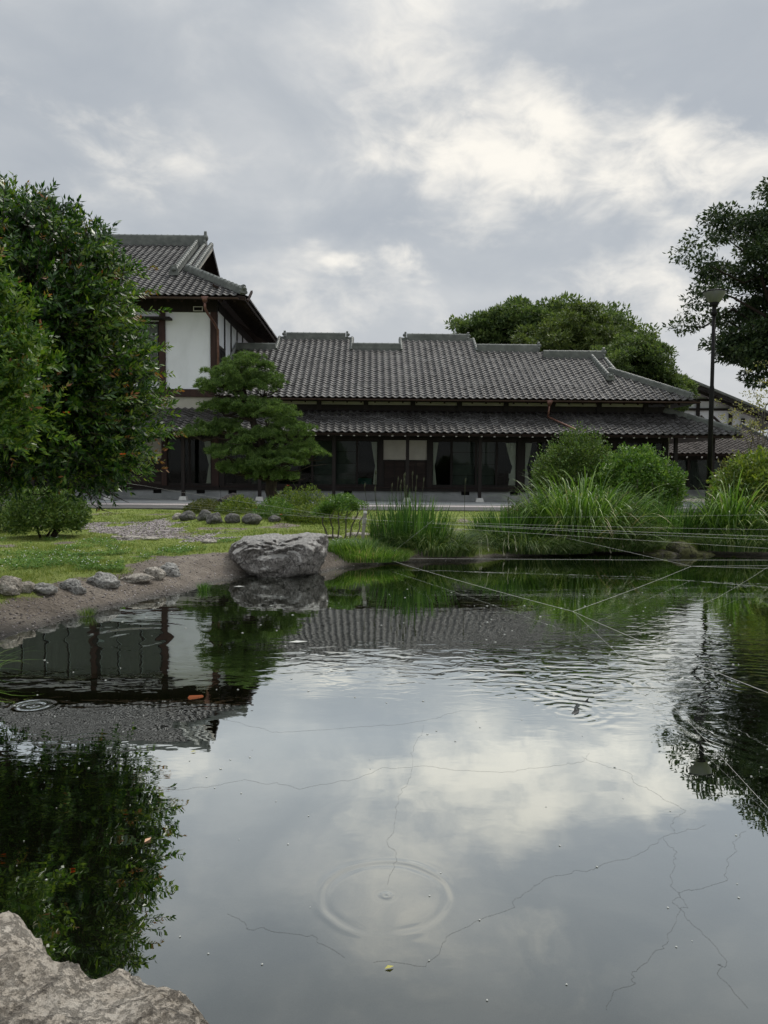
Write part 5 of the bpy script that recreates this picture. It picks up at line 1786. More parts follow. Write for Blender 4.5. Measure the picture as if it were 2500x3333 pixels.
# a second, lower pomegranate at the frame edge
p2 = tag(empty('pomegranate_tree', (-3.18, 5.55, 0.45)), 'lower yellow-green pomegranate crown at the far left edge before the big one', 'tree')
p2.scale = (0.82, 0.82, 0.82)
cl2 = np.vstack([ellipsoid_clumps(110, (0.52, -0.25, 1.95), (0.52, 0.45, 0.78), 0.2, -0.95, (0.12, 0.24), 0.2, 15), ellipsoid_clumps(30, (0.35, -0.3, 2.65), (0.28, 0.3, 0.4), 0.2, -0.9, (0.1, 0.18), 0.2, 16)])
n = 1500
pk = RNG.integers(0, len(cl2), n)
b2 = cl2[pk, :3] + rnd_dirs(n) * (cl2[pk, 3] * RNG.uniform(0.2, 1.0, n))[:, None]
d2 = unit(unit(b2 - np.array([0.4, -0.2, 1.6])) * 0.8 + RNG.normal(size=(n, 3)) * 0.5 + np.array([0.1, 0, 0.5]))
l2 = RNG.uniform(0.10, 0.30, n)
P_, D_, N_, tf = shoot_leaves(b2, d2, l2, 0.3, 0.24)
put_leaves('crown', (P_[~tf], D_[~tf], N_[~tf]), M['pome_light'], p2, 0.95)
put_leaves('young_leaves', (P_[tf], D_[tf], N_[tf]), M['pome_tip'], p2, 0.8)
tb = [(bough((0, 0, -0.7), (0.3, -0.15, 1.1), 0.0, 6, 0.03), np.linspace(0.055, 0.03, 6))]
for k in range(0, len(cl2), 3):
    tb.append((bough((0.3, -0.15, 0.9 + RNG.uniform(0, 0.4)), cl2[k, :3], 0.05, 6), np.linspace(0.015, 0.004, 6)))
tubes_obj('trunk', tb, M['bark'], p2, 5)

# cloud-pruned pine
pn = tag(empty('garden_pine', (-3.18, 21.0, 0.33)), 'cloud-pruned garden pine with layered needle pads in front of the house', 'pine tree')
# pads: centre x, y, z and radii
PADS = [(-0.95, 0, 3.38, 1.02, 0.8, 0.42), (-0.62, 0.1, 3.74, 0.80, 0.6, 0.32), (-1.25, -0.1, 3.12, 0.82, 0.6, 0.28), (-0.15, 0.1, 3.2, 0.72, 0.7, 0.40), (-1.2, 0.1, 2.62, 0.72, 0.6, 0.25), (-0.55, 0, 2.6, 0.9, 0.7, 0.32),
        (0.05, -0.1, 2.35, 0.92, 0.8, 0.42), (-1.72, -0.2, 1.92, 0.56, 0.5, 0.27), (-1.15, 0.1, 2.08, 0.55, 0.5, 0.22), (0.62, -0.1, 1.95, 0.72, 0.7, 0.36), (-0.2, -0.25, 1.7, 0.95, 0.8, 0.38),
        (0.95, 0, 1.38, 0.66, 0.6, 0.33), (-0.75, -0.3, 1.38, 0.80, 0.7, 0.34), (0.35, -0.3, 1.18, 0.95, 0.8, 0.34), (-0.4, -0.2, 0.98, 0.80, 0.7, 0.26), (0.15, 0, 0.80, 0.85, 0.7, 0.22), (-0.9, 0, 1.02, 0.5, 0.5, 0.2)]
tufts = []
PADS = [(x, y, z, a * 0.93, b, c * 1.28) for (x, y, z, a, b, c) in PADS]
for (x, y, z, a, b, c) in PADS:
    ns = int(64 * a * b) + 14
    d = rnd_dirs(ns)
    d[:, 2] = np.where(d[:, 2] < -0.15, -d[:, 2], d[:, 2])
    k = RNG.uniform(0.6, 1.0, ns) * (1 + 0.15 * fbm(d * 3 + x, 3))
    sc0 = np.array([x, y, z]) + d * k[:, None] * np.array([a, b, c])
    m = 14
    e = rnd_dirs(ns * m)
    e[:, 2] = np.abs(e[:, 2])
    rs = np.repeat(RNG.uniform(0.09, 0.17, ns), m)
    tufts.append(np.repeat(sc0, m, 0) + e * rs[:, None] * np.array([1, 1, 0.75]))
tufts = np.vstack(tufts)
nn = 24
n = len(tufts)
T0 = np.repeat(tufts, nn, 0)
axis_ = unit(np.repeat(RNG.normal(size=(n, 3)) * 0.35 + np.array([0, -0.1, 1.0]), nn, 0))
nd = unit(axis_ * 0.75 + RNG.normal(size=(len(T0), 3)) * 0.5)
ln = RNG.uniform(0.07, 0.12, len(T0))
sd = unit(np.cross(nd, RNG.normal(size=(len(T0), 3)))) * 0.0062
V_ = np.stack([T0 - sd, T0 + sd, T0 + nd * ln[:, None]], 1).reshape(-1, 3)
nobj('needles', V_, np.arange(len(V_)).reshape(-1, 3), M['pine'], pn)
tb = [(np.array([(0.28, 0, -0.3), (0.22, 0, 0.1), (0.08, 0, 0.5), (0.16, 0, 1.0), (-0.1, 0, 1.6), (-0.35, 0.05, 2.2), (-0.55, 0.05, 2.8), (-0.7, 0.05, 3.5)]), np.array([0.24, 0.19, 0.16, 0.15, 0.12, 0.10, 0.07, 0.03]))]
for (x, y, z, a, b, c) in PADS:
    tz = min(max(z - 0.25, 0.55), 3.3)
    tx = np.interp(tz, [0.5, 1.0, 1.6, 2.2, 2.8, 3.5], [0.08, 0.16, -0.1, -0.35, -0.55, -0.7])
    tb.append((bough((tx, 0, tz), (x, y, z - c * 0.35), 0.05, 6, 0.04), np.linspace(0.06, 0.02, 6)))
    for q in range(7):
        e = np.array([x, y, z - c * 0.3])
        tb.append((bough(e, e + np.array([RNG.normal() * a * 0.5, RNG.normal() * b * 0.5, c * 0.35]), 0.0, 4, 0.05), np.linspace(0.018, 0.006, 4)))
tubes_obj('trunk', tb, M['bark'], pn, 7)

# ------------------------------------------------------------------ shrubs
def shrub(name, loc, r, n, L, W, mat, label, seed, lump=0.16, zmin=-0.55, stems=5, tips=0, mat2=None, shell=0.80, dens_in=0.35, cat='shrub', stem_mat='bark', tip_len=0.16):
    o = tag(empty(name, loc), label, cat)
    r = np.array(r)
    d = rnd_dirs(int(n * 1.7))
    d = d[d[:, 2] > zmin][:n]
    k = np.where(RNG.random(len(d)) < dens_in, RNG.uniform(0.45, shell, len(d)), RNG.uniform(shell, 1.0, len(d)))
    k = k * (1 + lump * fbm(d * 2.6 + seed, 3) + lump * 0.9 * fbm(d * 6 + seed, 3))
    zc_ = r[2] * min(0.95, -zmin + 0.35)
    P = np.array([0, 0, zc_]) + d * k[:, None] * r
    D = unit(d * 0.75 + RNG.normal(size=d.shape) * 0.55 + np.array([0, 0, 0.35]))
    N = unit(d * 0.6 + RNG.normal(size=d.shape) * 0.5 + np.array([0, 0, 0.5]))
    tag(leaf_mesh('foliage', P, D, N, L * RNG.uniform(0.65, 1.3, len(d)), W * RNG.uniform(0.7, 1.2, len(d)), mat, o), kind='stuff')
    tb = []
    for s in range(stems):
        a_ = RNG.uniform(0, 6.28)
        tb.append((bough((RNG.normal() * 0.05, RNG.normal() * 0.05, -0.15), (math.cos(a_) * r[0] * 0.55, math.sin(a_) * r[1] * 0.55, zc_ + RNG.uniform(-0.1, 0.35) * r[2]), 0.05, 6), np.linspace(0.03, 0.008, 6)))
    if tips:
        d2 = rnd_dirs(tips * 3)
        d2 = d2[d2[:, 2] > 0.0][:tips]
        PP, DD, NN = [], [], []
        for q in d2:
            b = np.array([0, 0, zc_]) + q * r * 0.98
            sdv = unit((q * 0.6 + RNG.normal(size=3) * 0.35 + np.array([0, 0, 0.6]))[None])[0]
            l = RNG.uniform(0.4, 1.0) * tip_len
            tb.append((np.stack([b, b + sdv * l]), [0.003, 0.0015]))
            m_ = 7
            for t in np.linspace(0.1, 1, m_):
                PP.append(b + sdv * l * t)
                DD.append(unit((RNG.normal(size=3) * 0.7 + sdv * 0.8)[None])[0])
                NN.append(sdv)
        tag(leaf_mesh('shoots', np.array(PP), np.array(DD), np.array(NN), L * 0.9, W * 0.8, mat2 or mat, o), kind='stuff')
    tag(tubes_obj('stems', tb, M[stem_mat], o, 5), kind='stuff')
    return o


shrub('clipped_bush', (-5.72, 13.0, 0.15), (0.68, 0.6, 0.44), 15000, 0.048, 0.027, M['shrub_dark'], 'clipped round bush on a short dark trunk under the pomegranate', 3, 0.12, -0.6, 8, 40, M['shrub_mid'], cat='bush')
shrub('dark_bush', (-7.2, 14.3, 0.15), (0.72, 0.6, 0.5), 9000, 0.05, 0.028, M['shrub_dark'], 'dark rounded bush cut off by the left picture edge', 4, 0.15, -0.8, 4, cat='bush')
shrub('arching_shrub', (4.5, 18.0, 0.1), (0.98, 0.85, 1.12), 26000, 0.065, 0.034, M['shrub_dark'], 'tall dark green shrub with feathery shoots left of the glossy domed shrub', 5, 0.16, -0.85, 8, 110, M['shrub_mid'], tip_len=0.30)
shrub('domed_shrub', (5.58, 17.0, 0.1), (1.0, 0.85, 0.92), 24000, 0.07, 0.045, M['shrub_mid'], 'dome-shaped glossy green shrub standing behind the tall reeds', 6, 0.18, -0.9, 6, 45, tip_len=0.18)
shrub('low_bush', (3.0, 16.6, 0.08), (0.46, 0.4, 0.30), 6000, 0.035, 0.018, M['olive'], 'small low olive-green bush left of the tall reeds', 7, 0.12, -0.9, 4, 60, M['olive'], cat='bush')
shrub('bright_bush', (7.2, 14.4, 0.1), (0.98, 0.85, 0.84), 20000, 0.085, 0.042, M['shrub_lime'], 'large bright green bush cut off by the right picture edge', 8, 0.16, -0.9, 6, 90, M['shrub_lime'], cat='bush', tip_len=0.2)
shrub('brownish_shrub', (7.35, 15.9, 0.1), (0.55, 0.5, 0.82), 3800, 0.075, 0.045, M['olive'], 'thin olive shrub with drooping leaves behind the bright green bush', 9, 0.2, -0.6, 5, 40, M['maple'])
# thin-stemmed flat-topped shrub by the stake
ts = tag(empty('stemmed_shrub', (-0.72, 12.95, 0.17)), 'small flat-topped shrub on thin grey stems left of the leaning stake', 'shrub')
cl = np.vstack([ellipsoid_clumps(60, (0.02, 0, 0.62), (0.40, 0.36, 0.16), 0.2, -0.5, (0.06, 0.11), 0.2, 21), ellipsoid_clumps(16, (-0.30, 0.0, 0.50), (0.16, 0.16, 0.09), 0.2, -0.7, (0.05, 0.09), 0.2, 22)])
leafy_crown('foliage', cl, 110, 1.0, 0.034, 0.02, M['shrub_mid'], ts, 0.7)
for k in range(6):
    a_ = -0.4 + k * 0.16
    tubes_obj('stem', [(bough((a_ * 0.45, RNG.normal() * 0.04, -0.1), (a_ * 1.0 + 0.03, RNG.normal() * 0.1, 0.52), 0.0, 7, 0.025), np.linspace(0.017, 0.009, 7)), (bough((a_ * 0.8, 0, 0.36), (a_ * 1.0 + 0.15, RNG.normal() * 0.1, 0.58), 0, 4, 0.03), np.linspace(0.01, 0.004, 4))], M['bark_pale'], ts, 6)

# leafy ground plants in the pine bed
FERN = [(-2.25, 18.4, 0.62, 'feathery green plant right of the pine trunk'), (-1.75, 18.0, 0.80, 'tall feathery green plant in the middle of the bed'), (-1.25, 17.6, 0.66, 'feathery green plant nearest the thin-stemmed shrub'), (-2.45, 17.3, 0.46, 'low leafy plant behind the bed edge stones'), (-3.35, 17.7, 0.40, 'low leafy plant in front of the dark bed rock'), (-1.7, 17.1, 0.44, 'low leafy plant at the right end of the bed'), (-4.25, 18.3, 0.30, 'reddish sparse plant left of the dark bed rock')]
for k, (x, y, h, lab) in enumerate(FERN):
    z = float(ground_z(np.array([x]), np.array([y]))[0])
    o = tag(empty('bed_plant', (x, y, z)), lab, 'plant', 'plants in the pine bed')
    n = 2600
    rr = np.sqrt(RNG.uniform(0, 1, n)) * 0.52
    a_ = RNG.uniform(0, 6.28, n)
    P = np.stack([np.cos(a_) * rr, np.sin(a_) * rr * 0.8, RNG.uniform(0.02, 1, n) * h * (1 - 0.75 * (rr / 0.52) ** 2)], -1)
    leaf_mesh('foliage', P, unit(RNG.normal(size=(n, 3)) + np.array([0, 0, 0.8])), rnd_dirs(n), RNG.uniform(0.04, 0.085, n), 0.022, M['olive' if k == 6 else 'shrub_lime'] if k != 3 else M['shrub_mid'], o)
    tubes_obj('stems', [(bough((RNG.normal() * 0.1, RNG.normal() * 0.1, -0.05), (RNG.normal() * 0.22, RNG.normal() * 0.2, h * RNG.uniform(0.7, 1.1)), 0, 4), np.linspace(0.006, 0.003, 4)) for _ in range(14)], M['shrub_dark'], o, 4)
for k, (x, y, z, lab) in enumerate(((-2.2, 17.6, 1.02, 'small orange flower high on a stem above the bed plants'), (-2.85, 17.2, 0.52, 'orange flower just behind the bed edge stones'), (-2.25, 16.8, 0.40, 'orange flower low among the leafy bed plants'))):
    o = tag(empty('orange_flower', (x, y, 0.2)), lab, 'flower', 'orange flowers in the bed')
    tubes_obj('stem', [(bough((0.05, 0, 0), (0, 0, z - 0.2), 0, 5, 0.02), 0.003)], M['shrub_mid'], o, 4)
    a_ = np.linspace(0, 6.28, 9, endpoint=False)
    leaf_mesh('petals', np.tile(np.array([[0, 0, z - 0.2]]), (9, 1)), np.stack([np.cos(a_), np.sin(a_), np.full(9, 0.3)], -1), np.tile(np.array([[0, 0, 1.0]]), (9, 1)), 0.035, 0.024, M['orange'], o)


# ------------------------------------------------------------------ waterside grasses
def grass_clump(name, loc, label, n, rx, ry, h, reach, w, mat, segs=5, droop=0.1, cat='grass clump', group=None, pods=0, pod_mat=None, lean=0.0):
    o = tag(empty(name, loc), label, cat, group)
    a_ = RNG.uniform(0, 6.283, n)
    rr = np.sqrt(RNG.uniform(0, 1, n))
    x, y = np.cos(a_) * rr * rx, np.sin(a_) * rr * ry
    zg = ground_z(x + loc[0], y + loc[1]) - loc[2] - 0.03
    B = np.stack([x, y, np.maximum(zg, -0.06)], -1)
    az = np.where(RNG.random(n) < 0.7, a_, RNG.uniform(0, 6.283, n)) + lean
    hh = RNG.uniform(h[0], h[1], n) * (1 - 0.3 * rr)
    V, F = blade_arrays(B, az, hh, RNG.uniform(reach[0], reach[1], n), RNG.uniform(w * 0.6, w * 1.2, n), segs, RNG.uniform(0.3 * droop if droop > 0.5 else 0, droop, n))
    nobj('blades', V, F, mat, o)
    if pods:
        tb = []
        for k in range(pods):
            px, py = RNG.normal() * rx * 0.5, RNG.normal() * ry * 0.5
            top = h[1] * RNG.uniform(0.85, 1.12)
            e = np.array([px + RNG.normal() * 0.05, py, top])
            tb.append((bough((px, py, 0), e, 0, 4, 0.01), 0.0035))
            tb.append((np.array([e, e + [0.004, 0, 0.02], e + [0.006, 0, 0.05], e + [0.008, 0, 0.075]]), [0.004, 0.012, 0.011, 0.002]))
        tag(tubes_obj('seed_pods', tb, pod_mat or M['iris_pod'], o, 5), kind='stuff')
    return o


grass_clump('iris_clump', (0.42, 12.05, 0.15), 'upright iris clump at the water edge right of the stake', 560, 0.66, 0.35, (0.5, 1.05), (0.02, 0.24), 0.027, M['iris'], 5, 0.05, pods=16)
grass_clump('sedge_clump', (0.75, 11.85, 0.12), 'fine sedge arching over the water in front of the irises', 1200, 0.66, 0.25, (0.35, 0.62), (0.25, 0.6), 0.014, M['sedge'], 6, 0.75)
grass_clump('reed_clump', (3.42, 13.2, 0.15), 'tall arching reed grass in the middle of the far bank', 1700, 0.95, 0.45, (0.7, 2.2), (0.25, 0.95), 0.030, M['reed'], 10, 0.85)
grass_clump('iris_clump', (2.15, 13.0, 0.13), 'dense iris blades left of the tall arching reed grass', 900, 0.66, 0.42, (0.35, 0.80), (0.04, 0.28), 0.024, M['iris'], 5, 0.08, pods=4)
grass_clump('iris_clump', (4.75, 13.75, 0.15), 'band of iris blades between the reed grass and the lamp post', 1100, 1.05, 0.42, (0.45, 0.98), (0.03, 0.26), 0.024, M['iris'], 5, 0.06, pods=6)
grass_clump('reed_clump', (6.12, 13.5, 0.13), 'arching reed grass growing against the lamp post and bright bush', 480, 0.44, 0.35, (0.8, 2.1), (0.25, 0.9), 0.033, M['reed'], 10, 0.85)
grass_clump('sedge_clump', (2.35, 12.55, 0.1), 'fine sedge drooping over the waterline under the reeds', 1900, 1.05, 0.28, (0.35, 0.62), (0.25, 0.6), 0.014, M['sedge'], 6, 0.85)
grass_clump('sedge_clump', (3.9, 13.0, 0.1), 'fine sedge drooping beside the mossy rock', 1100, 0.8, 0.25, (0.35, 0.6), (0.25, 0.55), 0.014, M['sedge'], 6, 0.8)
grass_clump('sedge_clump', (6.1, 12.95, 0.12), 'drooping sedge at the waterline below the bright bush', 1100, 0.8, 0.3, (0.4, 0.7), (0.2, 0.5), 0.015, M['sedge'], 6, 0.7)
grass_clump('grass_clump', (-0.28, 11.25, 0.12), 'bright short grass bank between the boulder and the irises', 3200, 0.66, 0.45, (0.12, 0.30), (0.03, 0.18), 0.012, M['reed'], 4, 0.4)
grass_clump('grass_clump', (-2.75, 4.9, 0.02), 'few green blades leaning in at the left picture edge', 60, 0.16, 0.3, (0.25, 0.45), (0.15, 0.45), 0.014, M['reed'], 6, 0.6, lean=0.4)
grass_clump('grass_tuft', (-2.03, 8.62, 0.05), 'small grass tuft at the muddy waterline', 120, 0.07, 0.06, (0.08, 0.15), (0.02, 0.07), 0.006, M['iris'], 4, 0.2, 'grass tuft', 'tufts on the muddy shore')
grass_clump('grass_tuft', (-2.72, 7.02, 0.07), 'dark grass tuft on the mud below the shore stones', 110, 0.09, 0.06, (0.05, 0.11), (0.02, 0.07), 0.006, M['shrub_dark'], 4, 0.2, 'grass tuft', 'tufts on the muddy shore')
# pale drooping seed heads hanging at the waterline
tb = []
for k, x in enumerate((1.45, 1.95, 2.75, 3.05, 3.2, 3.75, 4.2)):
    y0 = float(np.interp(x, [0.7, 1.37, 1.81, 3.38, 4.34], [11.5, 11.65, 12.05, 12.85, 13.0]))
    for q in range(3):
        a0 = np.array([x + q * 0.05, y0 + 0.1, 0.30 + 0.06 * RNG.normal()])
        e = a0 + np.array([RNG.normal() * 0.06, -0.22, -0.10])
        f_ = e + np.array([0.0, -0.03, -0.12])
        tb.append((np.stack([a0, (a0 + e) / 2 + [0, 0, 0.05], e, f_]), [0.0015, 0.0015, 0.002, 0.003]))
        tb.append((np.stack([f_ + [0, 0, 0.03], f_ + [0.01, 0, 0], f_ + [0.012, 0, -0.03]]), [0.003, 0.008, 0.002]))
tag(tubes_obj('seed_heads', tb, M['dry_pod'], None, 5), 'pale drooping seed heads along the far waterline', 'seed heads', kind='stuff')

# ------------------------------------------------------------------ lawn, clover, pebbles
def scatter(n, x0, x1, y0, y1):
    """points on the ground, thinning with distance"""
    u = RNG.uniform(0, 1, n)
    y = y0 * (y1 / y0) ** u
    hw = 0.58 * y + 0.4
    x = RNG.uniform(-1, 1, n) * hw
    k = (x > x0) & (x < x1)
    return x[k], y[k]


x, y = scatter(330000, -14, 8, 6.3, 25.1)
s = pond_sd(x, y)
so, gr = cover(x, y)
p3 = np.c_[x, y, np.zeros_like(x)]
keep = (s > 0.1) & (RNG.random(len(x)) > so * 1.05) & (RNG.random(len(x)) > gr * 0.93)
keep &= fbm(p3 * 1.1 + 3, 3) + RNG.uniform(-0.9, 1.3, len(x)) > -0.1
x, y = x[keep], y[keep]
z = ground_z(x, y)
n = len(x)
sc_ = np.clip(y / 9, 0.8, 2.2)
az = RNG.uniform(0, 6.28, n)
h = RNG.uniform(0.018, 0.05, n) * np.clip(1 + 0.5 * fbm(np.c_[x, y, x * 0] * 2 + 9, 2), 0.5, 1.6)
wd = 0.0055 * sc_
sd = np.stack([np.cos(az), np.sin(az), np.zeros(n)], -1) * wd[:, None]
B = np.stack([x, y, z - 0.005], -1)
tip = B + np.stack([RNG.normal(size=n) * 0.02, RNG.normal(size=n) * 0.02, h], -1)
V_ = np.stack([B - sd, B + sd, tip], 1).reshape(-1, 3)
tag(nobj('grass', V_, np.arange(len(V_)).reshape(-1, 3), M['lawn']), 'short bright lawn grass between the pond and the path', kind='stuff')

# clover: darker low mats with white heads
cx_, cy_ = [], []
for (px, py, rx, ry, m_) in ((-3.6, 9.3, 1.2, 0.9, 7000), (-3.0, 9.0, 0.7, 0.5, 2600), (-4.6, 10.6, 1.3, 0.9, 6000), (-2.6, 10.9, 0.6, 0.35, 2200), (-3.3, 10.2, 0.7, 0.3, 1800), (-5.2, 12.0, 1.2, 0.6, 3000), (-2.7, 12.3, 0.45, 0.3, 900), (-0.45, 12.3, 0.55, 0.35, 2600)):
    a_ = RNG.uniform(0, 6.28, m_)
    r_ = np.sqrt(RNG.uniform(0, 1, m_)) * (1 + 0.3 * fbm(np.c_[np.cos(a_) * 2, np.sin(a_) * 2, np.full(m_, px)], 3))
    cx_.append(px + np.cos(a_) * r_ * rx)
    cy_.append(py + np.sin(a_) * r_ * ry)
x, y = np.concatenate(cx_), np.concatenate(cy_)
so, gr = cover(x, y)
k = (so < 0.4) & (fbm(np.c_[x, y, x * 0] * 2.4, 3) > -0.15)
x, y = x[k], y[k]
n = len(x)
P = np.stack([x, y, ground_z(x, y) + RNG.uniform(0.01, 0.06, n)], -1)
D = unit(np.stack([RNG.normal(size=n), RNG.normal(size=n), RNG.normal(size=n) * 0.3], -1))
tag(leaf_mesh('clover', P, D, np.tile(np.array([[0, 0, 1.0]]), (n, 1)) + RNG.normal(size=(n, 3)) * 0.3, 0.026, 0.024, M['clover']), 'mats of darker clover growing in the lawn', kind='stuff')
sel = RNG.choice(n, 190, replace=False)
ov, of_ = ICO[2][0], ICO[2][1]
ov1 = np.array([(1, 0, 0), (0, 1, 0), (-1, 0, 0), (0, -1, 0), (0, 0, 1), (0, 0, -1)], float)
of1 = np.array([(0, 1, 4), (1, 2, 4), (2, 3, 4), (3, 0, 4), (1, 0, 5), (2, 1, 5), (3, 2, 5), (0, 3, 5)])


def dots(P, R, squash=1.0):
    V = (P[:, None] + ov1[None] * R[:, None, None] * np.array([1, 1, squash])).reshape(-1, 3)
    F = (of1[None] + (np.arange(len(P)) * 6)[:, None, None]).reshape(-1, 3)
    return V, F


Pf = P[sel] + np.array([0, 0, 0.035])
V_, F_ = dots(Pf, RNG.uniform(0.005, 0.009, len(Pf)))
tag(nobj('clover_flowers', V_, F_, M['petal']), 'tiny white clover heads dotted over the lawn', kind='stuff')

# pebbles on mud and gravel
x, y = scatter(90000, -12, 3, 6.0, 19)
s = pond_sd(x, y)
so, gr = cover(x, y)
k = (s > -0.05) & (((so > 0.5) & (RNG.random(len(x)) < 0.30)) | ((gr > 0.4) & (RNG.random(len(x)) < 0.85)))
x, y, gsel = x[k], y[k], gr[k] > 0.4
P = np.stack([x, y, ground_z(x, y) + 0.002], -1)
V_, F_ = dots(P, np.where(gsel, RNG.uniform(0.012, 0.03, len(x)), RNG.uniform(0.004, 0.016, len(x))), 0.6)
V_ = V_ + RNG.normal(size=V_.shape) * 0.002
M['pebble'] = mat_surface('pebble', [(0.2, (0.10, 0.088, 0.08)), (0.5, (0.26, 0.23, 0.22)), (0.9, (0.46, 0.42, 0.40))], 3, 0.85, 0, 1, 0.3, rnd=0.8)
tag(nobj('pebbles', V_, F_, M['pebble']), 'loose pebbles over the gravel patch and muddy shore', kind='stuff')

# ------------------------------------------------------------------ stake, strings, lamp
st = tag(empty('wooden_stake', (-0.37, 12.0, 0.1)), 'weathered leaning wooden stake holding the white strings', 'stake')
sb = MB()
sb.bar((0, 0, -0.25), (0.075, 0, 0.60), 0.052, 0.028, (0, 1, 0))
sb.build('shaft', M['stake'], st)
wr = []
for k in range(5):
    z0 = 0.52 - k * 0.018
    x0 = 0.075 * (z0 + 0.25) / 0.85
    wr.append(([(x0 + 0.036 * math.cos(q), 0.026 * math.sin(q), z0 + 0.004 * math.sin(q * 2 + k)) for q in np.linspace(0, 6.283, 14)], 0.004))
tubes_obj('string_wrap', wr, M['string'], st, 5)
MB().bar((0.0752, 0, 0.601), (0.078, 0, 0.635), 0.056, 0.033, (0, 1, 0)).build('cap', M['white_end'], st)


def string(pts, label, r=0.0028, sag=0.02, mat='string', n=14, wob=0.0, name='string'):
    P = [np.array(q, float) for q in pts]
    out = []
    for a, b in zip(P[:-1], P[1:]):
        t = np.linspace(0, 1, n)[:, None]
        q = a + (b - a) * t
        q[:, 2] -= 4 * sag * t[:, 0] * (1 - t[:, 0])
        if wob:
            q[1:-1, :2] += (np.cumsum(RNG.normal(size=(n - 2, 2)), 0) * wob * np.sin(t[1:-1] * math.pi))
        out.append(q[:-1])
    out.append(P[-1][None])
    return tag(tubes_obj(name, [(np.vstack(out), r * (0.36 if mat == 'string' else 0.30))], M[mat], None, 5), label, 'string', 'strings stretched over the pond' if mat == 'string' else 'dark wet strings on the water')


K1, K2, A0, T0_ = (1.715, 6.903, 0.10), (4.167, 10.371, 0.10), (0.005, 11.25, 0.08), (-0.308, 12.0, 0.60)
string([A0, (3.6, 10.9, 0.12), (8.5, 9.6, 0.30)], 'taut white string nearly level just above the far water', 0.004, 0.0)
string([A0, K1], 'thick white string from the grass bank to the knot over the pond', 0.0042, 0.015)
string([K1, (2.12, 4.175, 0.15), (2.6, 1.6, 0.2)], 'white string running from the knot towards the lower right', 0.0036, 0.01)
string([K1, K2], 'white string joining the middle knot to the far right knot', 0.0036, 0.012)
string([K1, (1.62, 4.1, 0.05), (1.55, 3.0, 0.01)], 'thin string dropping from the knot towards the nearer water', 0.0018, 0.0)
string([K2, (8.0, 8.7, 0.2)], 'white string sloping down right from the far knot', 0.004, 0.0)
string([K2, (9.0, 10.0, 0.22)], 'white string level to the right of the far knot', 0.0035, 0.0)
string([K2, (2.7, 12.6, 0.35), (1.2, 14.2, 0.5)], 'white string rising left from the far knot into the reeds', 0.004, 0.0)
string([(5.15, 10.2, 0.14), (3.5, 8.0, 0.06), (2.2, 6.6, 0.02)], 'thin string slanting down left from the right picture edge', 0.0022, 0.01)
string([A0, (0.75, 11.7, 0.62)], 'thin string slanting up into the iris clump', 0.0026, 0.01)
string([A0, (-1.0, 12.3, 0.25)], 'thin string from the bank back past the boulder', 0.0022, 0.01)
for k, (x, y, z, lab, r) in enumerate(((9.0, 11.5, 0.52, 'upper string of the fan right of the stake', 0.003), (9.0, 11.0, 0.40, 'thick string in the fan right of the stake', 0.0045), (9.0, 10.4, 0.36, 'lower string of the fan right of the stake', 0.0035),
                                     (9.0, 12.5, 0.78, 'highest thin string passing in front of the reeds', 0.0022), (9.0, 10.6, 0.12, 'lowest string of the fan dipping to the water at the right', 0.0035))):
    string([T0_ if k < 3 else (-0.30, 12.0, 0.64 if k == 3 else 0.55), (x, y, z)], lab, r, 0.04 if k < 4 else 0.0)
for k, (e, lab, r) in enumerate((((-5.6, 16.3, 1.10), 'upper white string running from the stake past the pine to the left', 0.0034), ((-4.4, 14.2, 0.72), 'lower white string running from the stake to the left', 0.003),
                                 ((-6.2, 15.8, 0.92), 'thin faint string between the two strings left of the stake', 0.0018), ((-3.8, 13.0, 0.80), 'short string fanning left from the stake top', 0.002))):
    string([T0_, e], lab, r, 0.02)
string([(-5.0, 15.6, 1.05), (-9.5, 17.5, 1.55)], 'white string crossing behind the pomegranate towards the left edge', 0.003, 0.03)
# wet strings on the surface; the faint ones model reflections of strings above
z0 = 0.0008
WET_OR_MIRRORED = [([(-0.47, 2.28), (-0.32, 2.19), (-0.10, 2.07)], 'dark wet string left of the large ripple ring'),
       ([(-0.02, 2.05), (0.19, 2.17), (0.50, 2.45), (0.75, 2.58), (1.05, 2.80), (1.25, 2.9)], 'long dark wet string curving right below the ripple ring'),
       ([(1.05, 2.80), (0.97, 2.52), (0.93, 2.32), (0.96, 2.08), (0.93, 1.88)], 'dark wet string crossing the long one on the right'),
       ([(1.38, 2.85), (1.24, 2.66), (1.06, 2.45), (0.93, 2.32), (0.70, 2.03), (0.57, 1.87)], 'dark wet string forming an X near the lower right'),
       ([(0.22, 4.05), (0.13, 3.4), (0.05, 2.9), (0.02, 2.45)], 'thin dark string running straight down to the ripple ring'),
       ([(-0.95, 3.15), (-0.6, 3.3), (-0.35, 3.2), (0.0, 3.45), (0.35, 3.42), (0.85, 3.5), (1.0, 3.65)], 'faint string reflection, built as a dark thread, wandering across the bright water'),
       ([(-1.0, 4.2), (-0.7, 4.0), (-0.35, 3.95), (0.1, 4.05), (0.45, 4.3)], 'faint string reflection, built as a dark thread, above the bright patch'),
       ([(0.95, 3.6), (1.1, 3.3), (1.22, 3.02), (1.1, 2.82)], 'thin dark string linking the bright reflection to the X')]
for pts, lab in WET_OR_MIRRORED:
    string([(a_, b_, z0) for a_, b_ in pts], lab, 0.0008, 0.0, 'wet_or_mirrored_string', 18, 0.009)

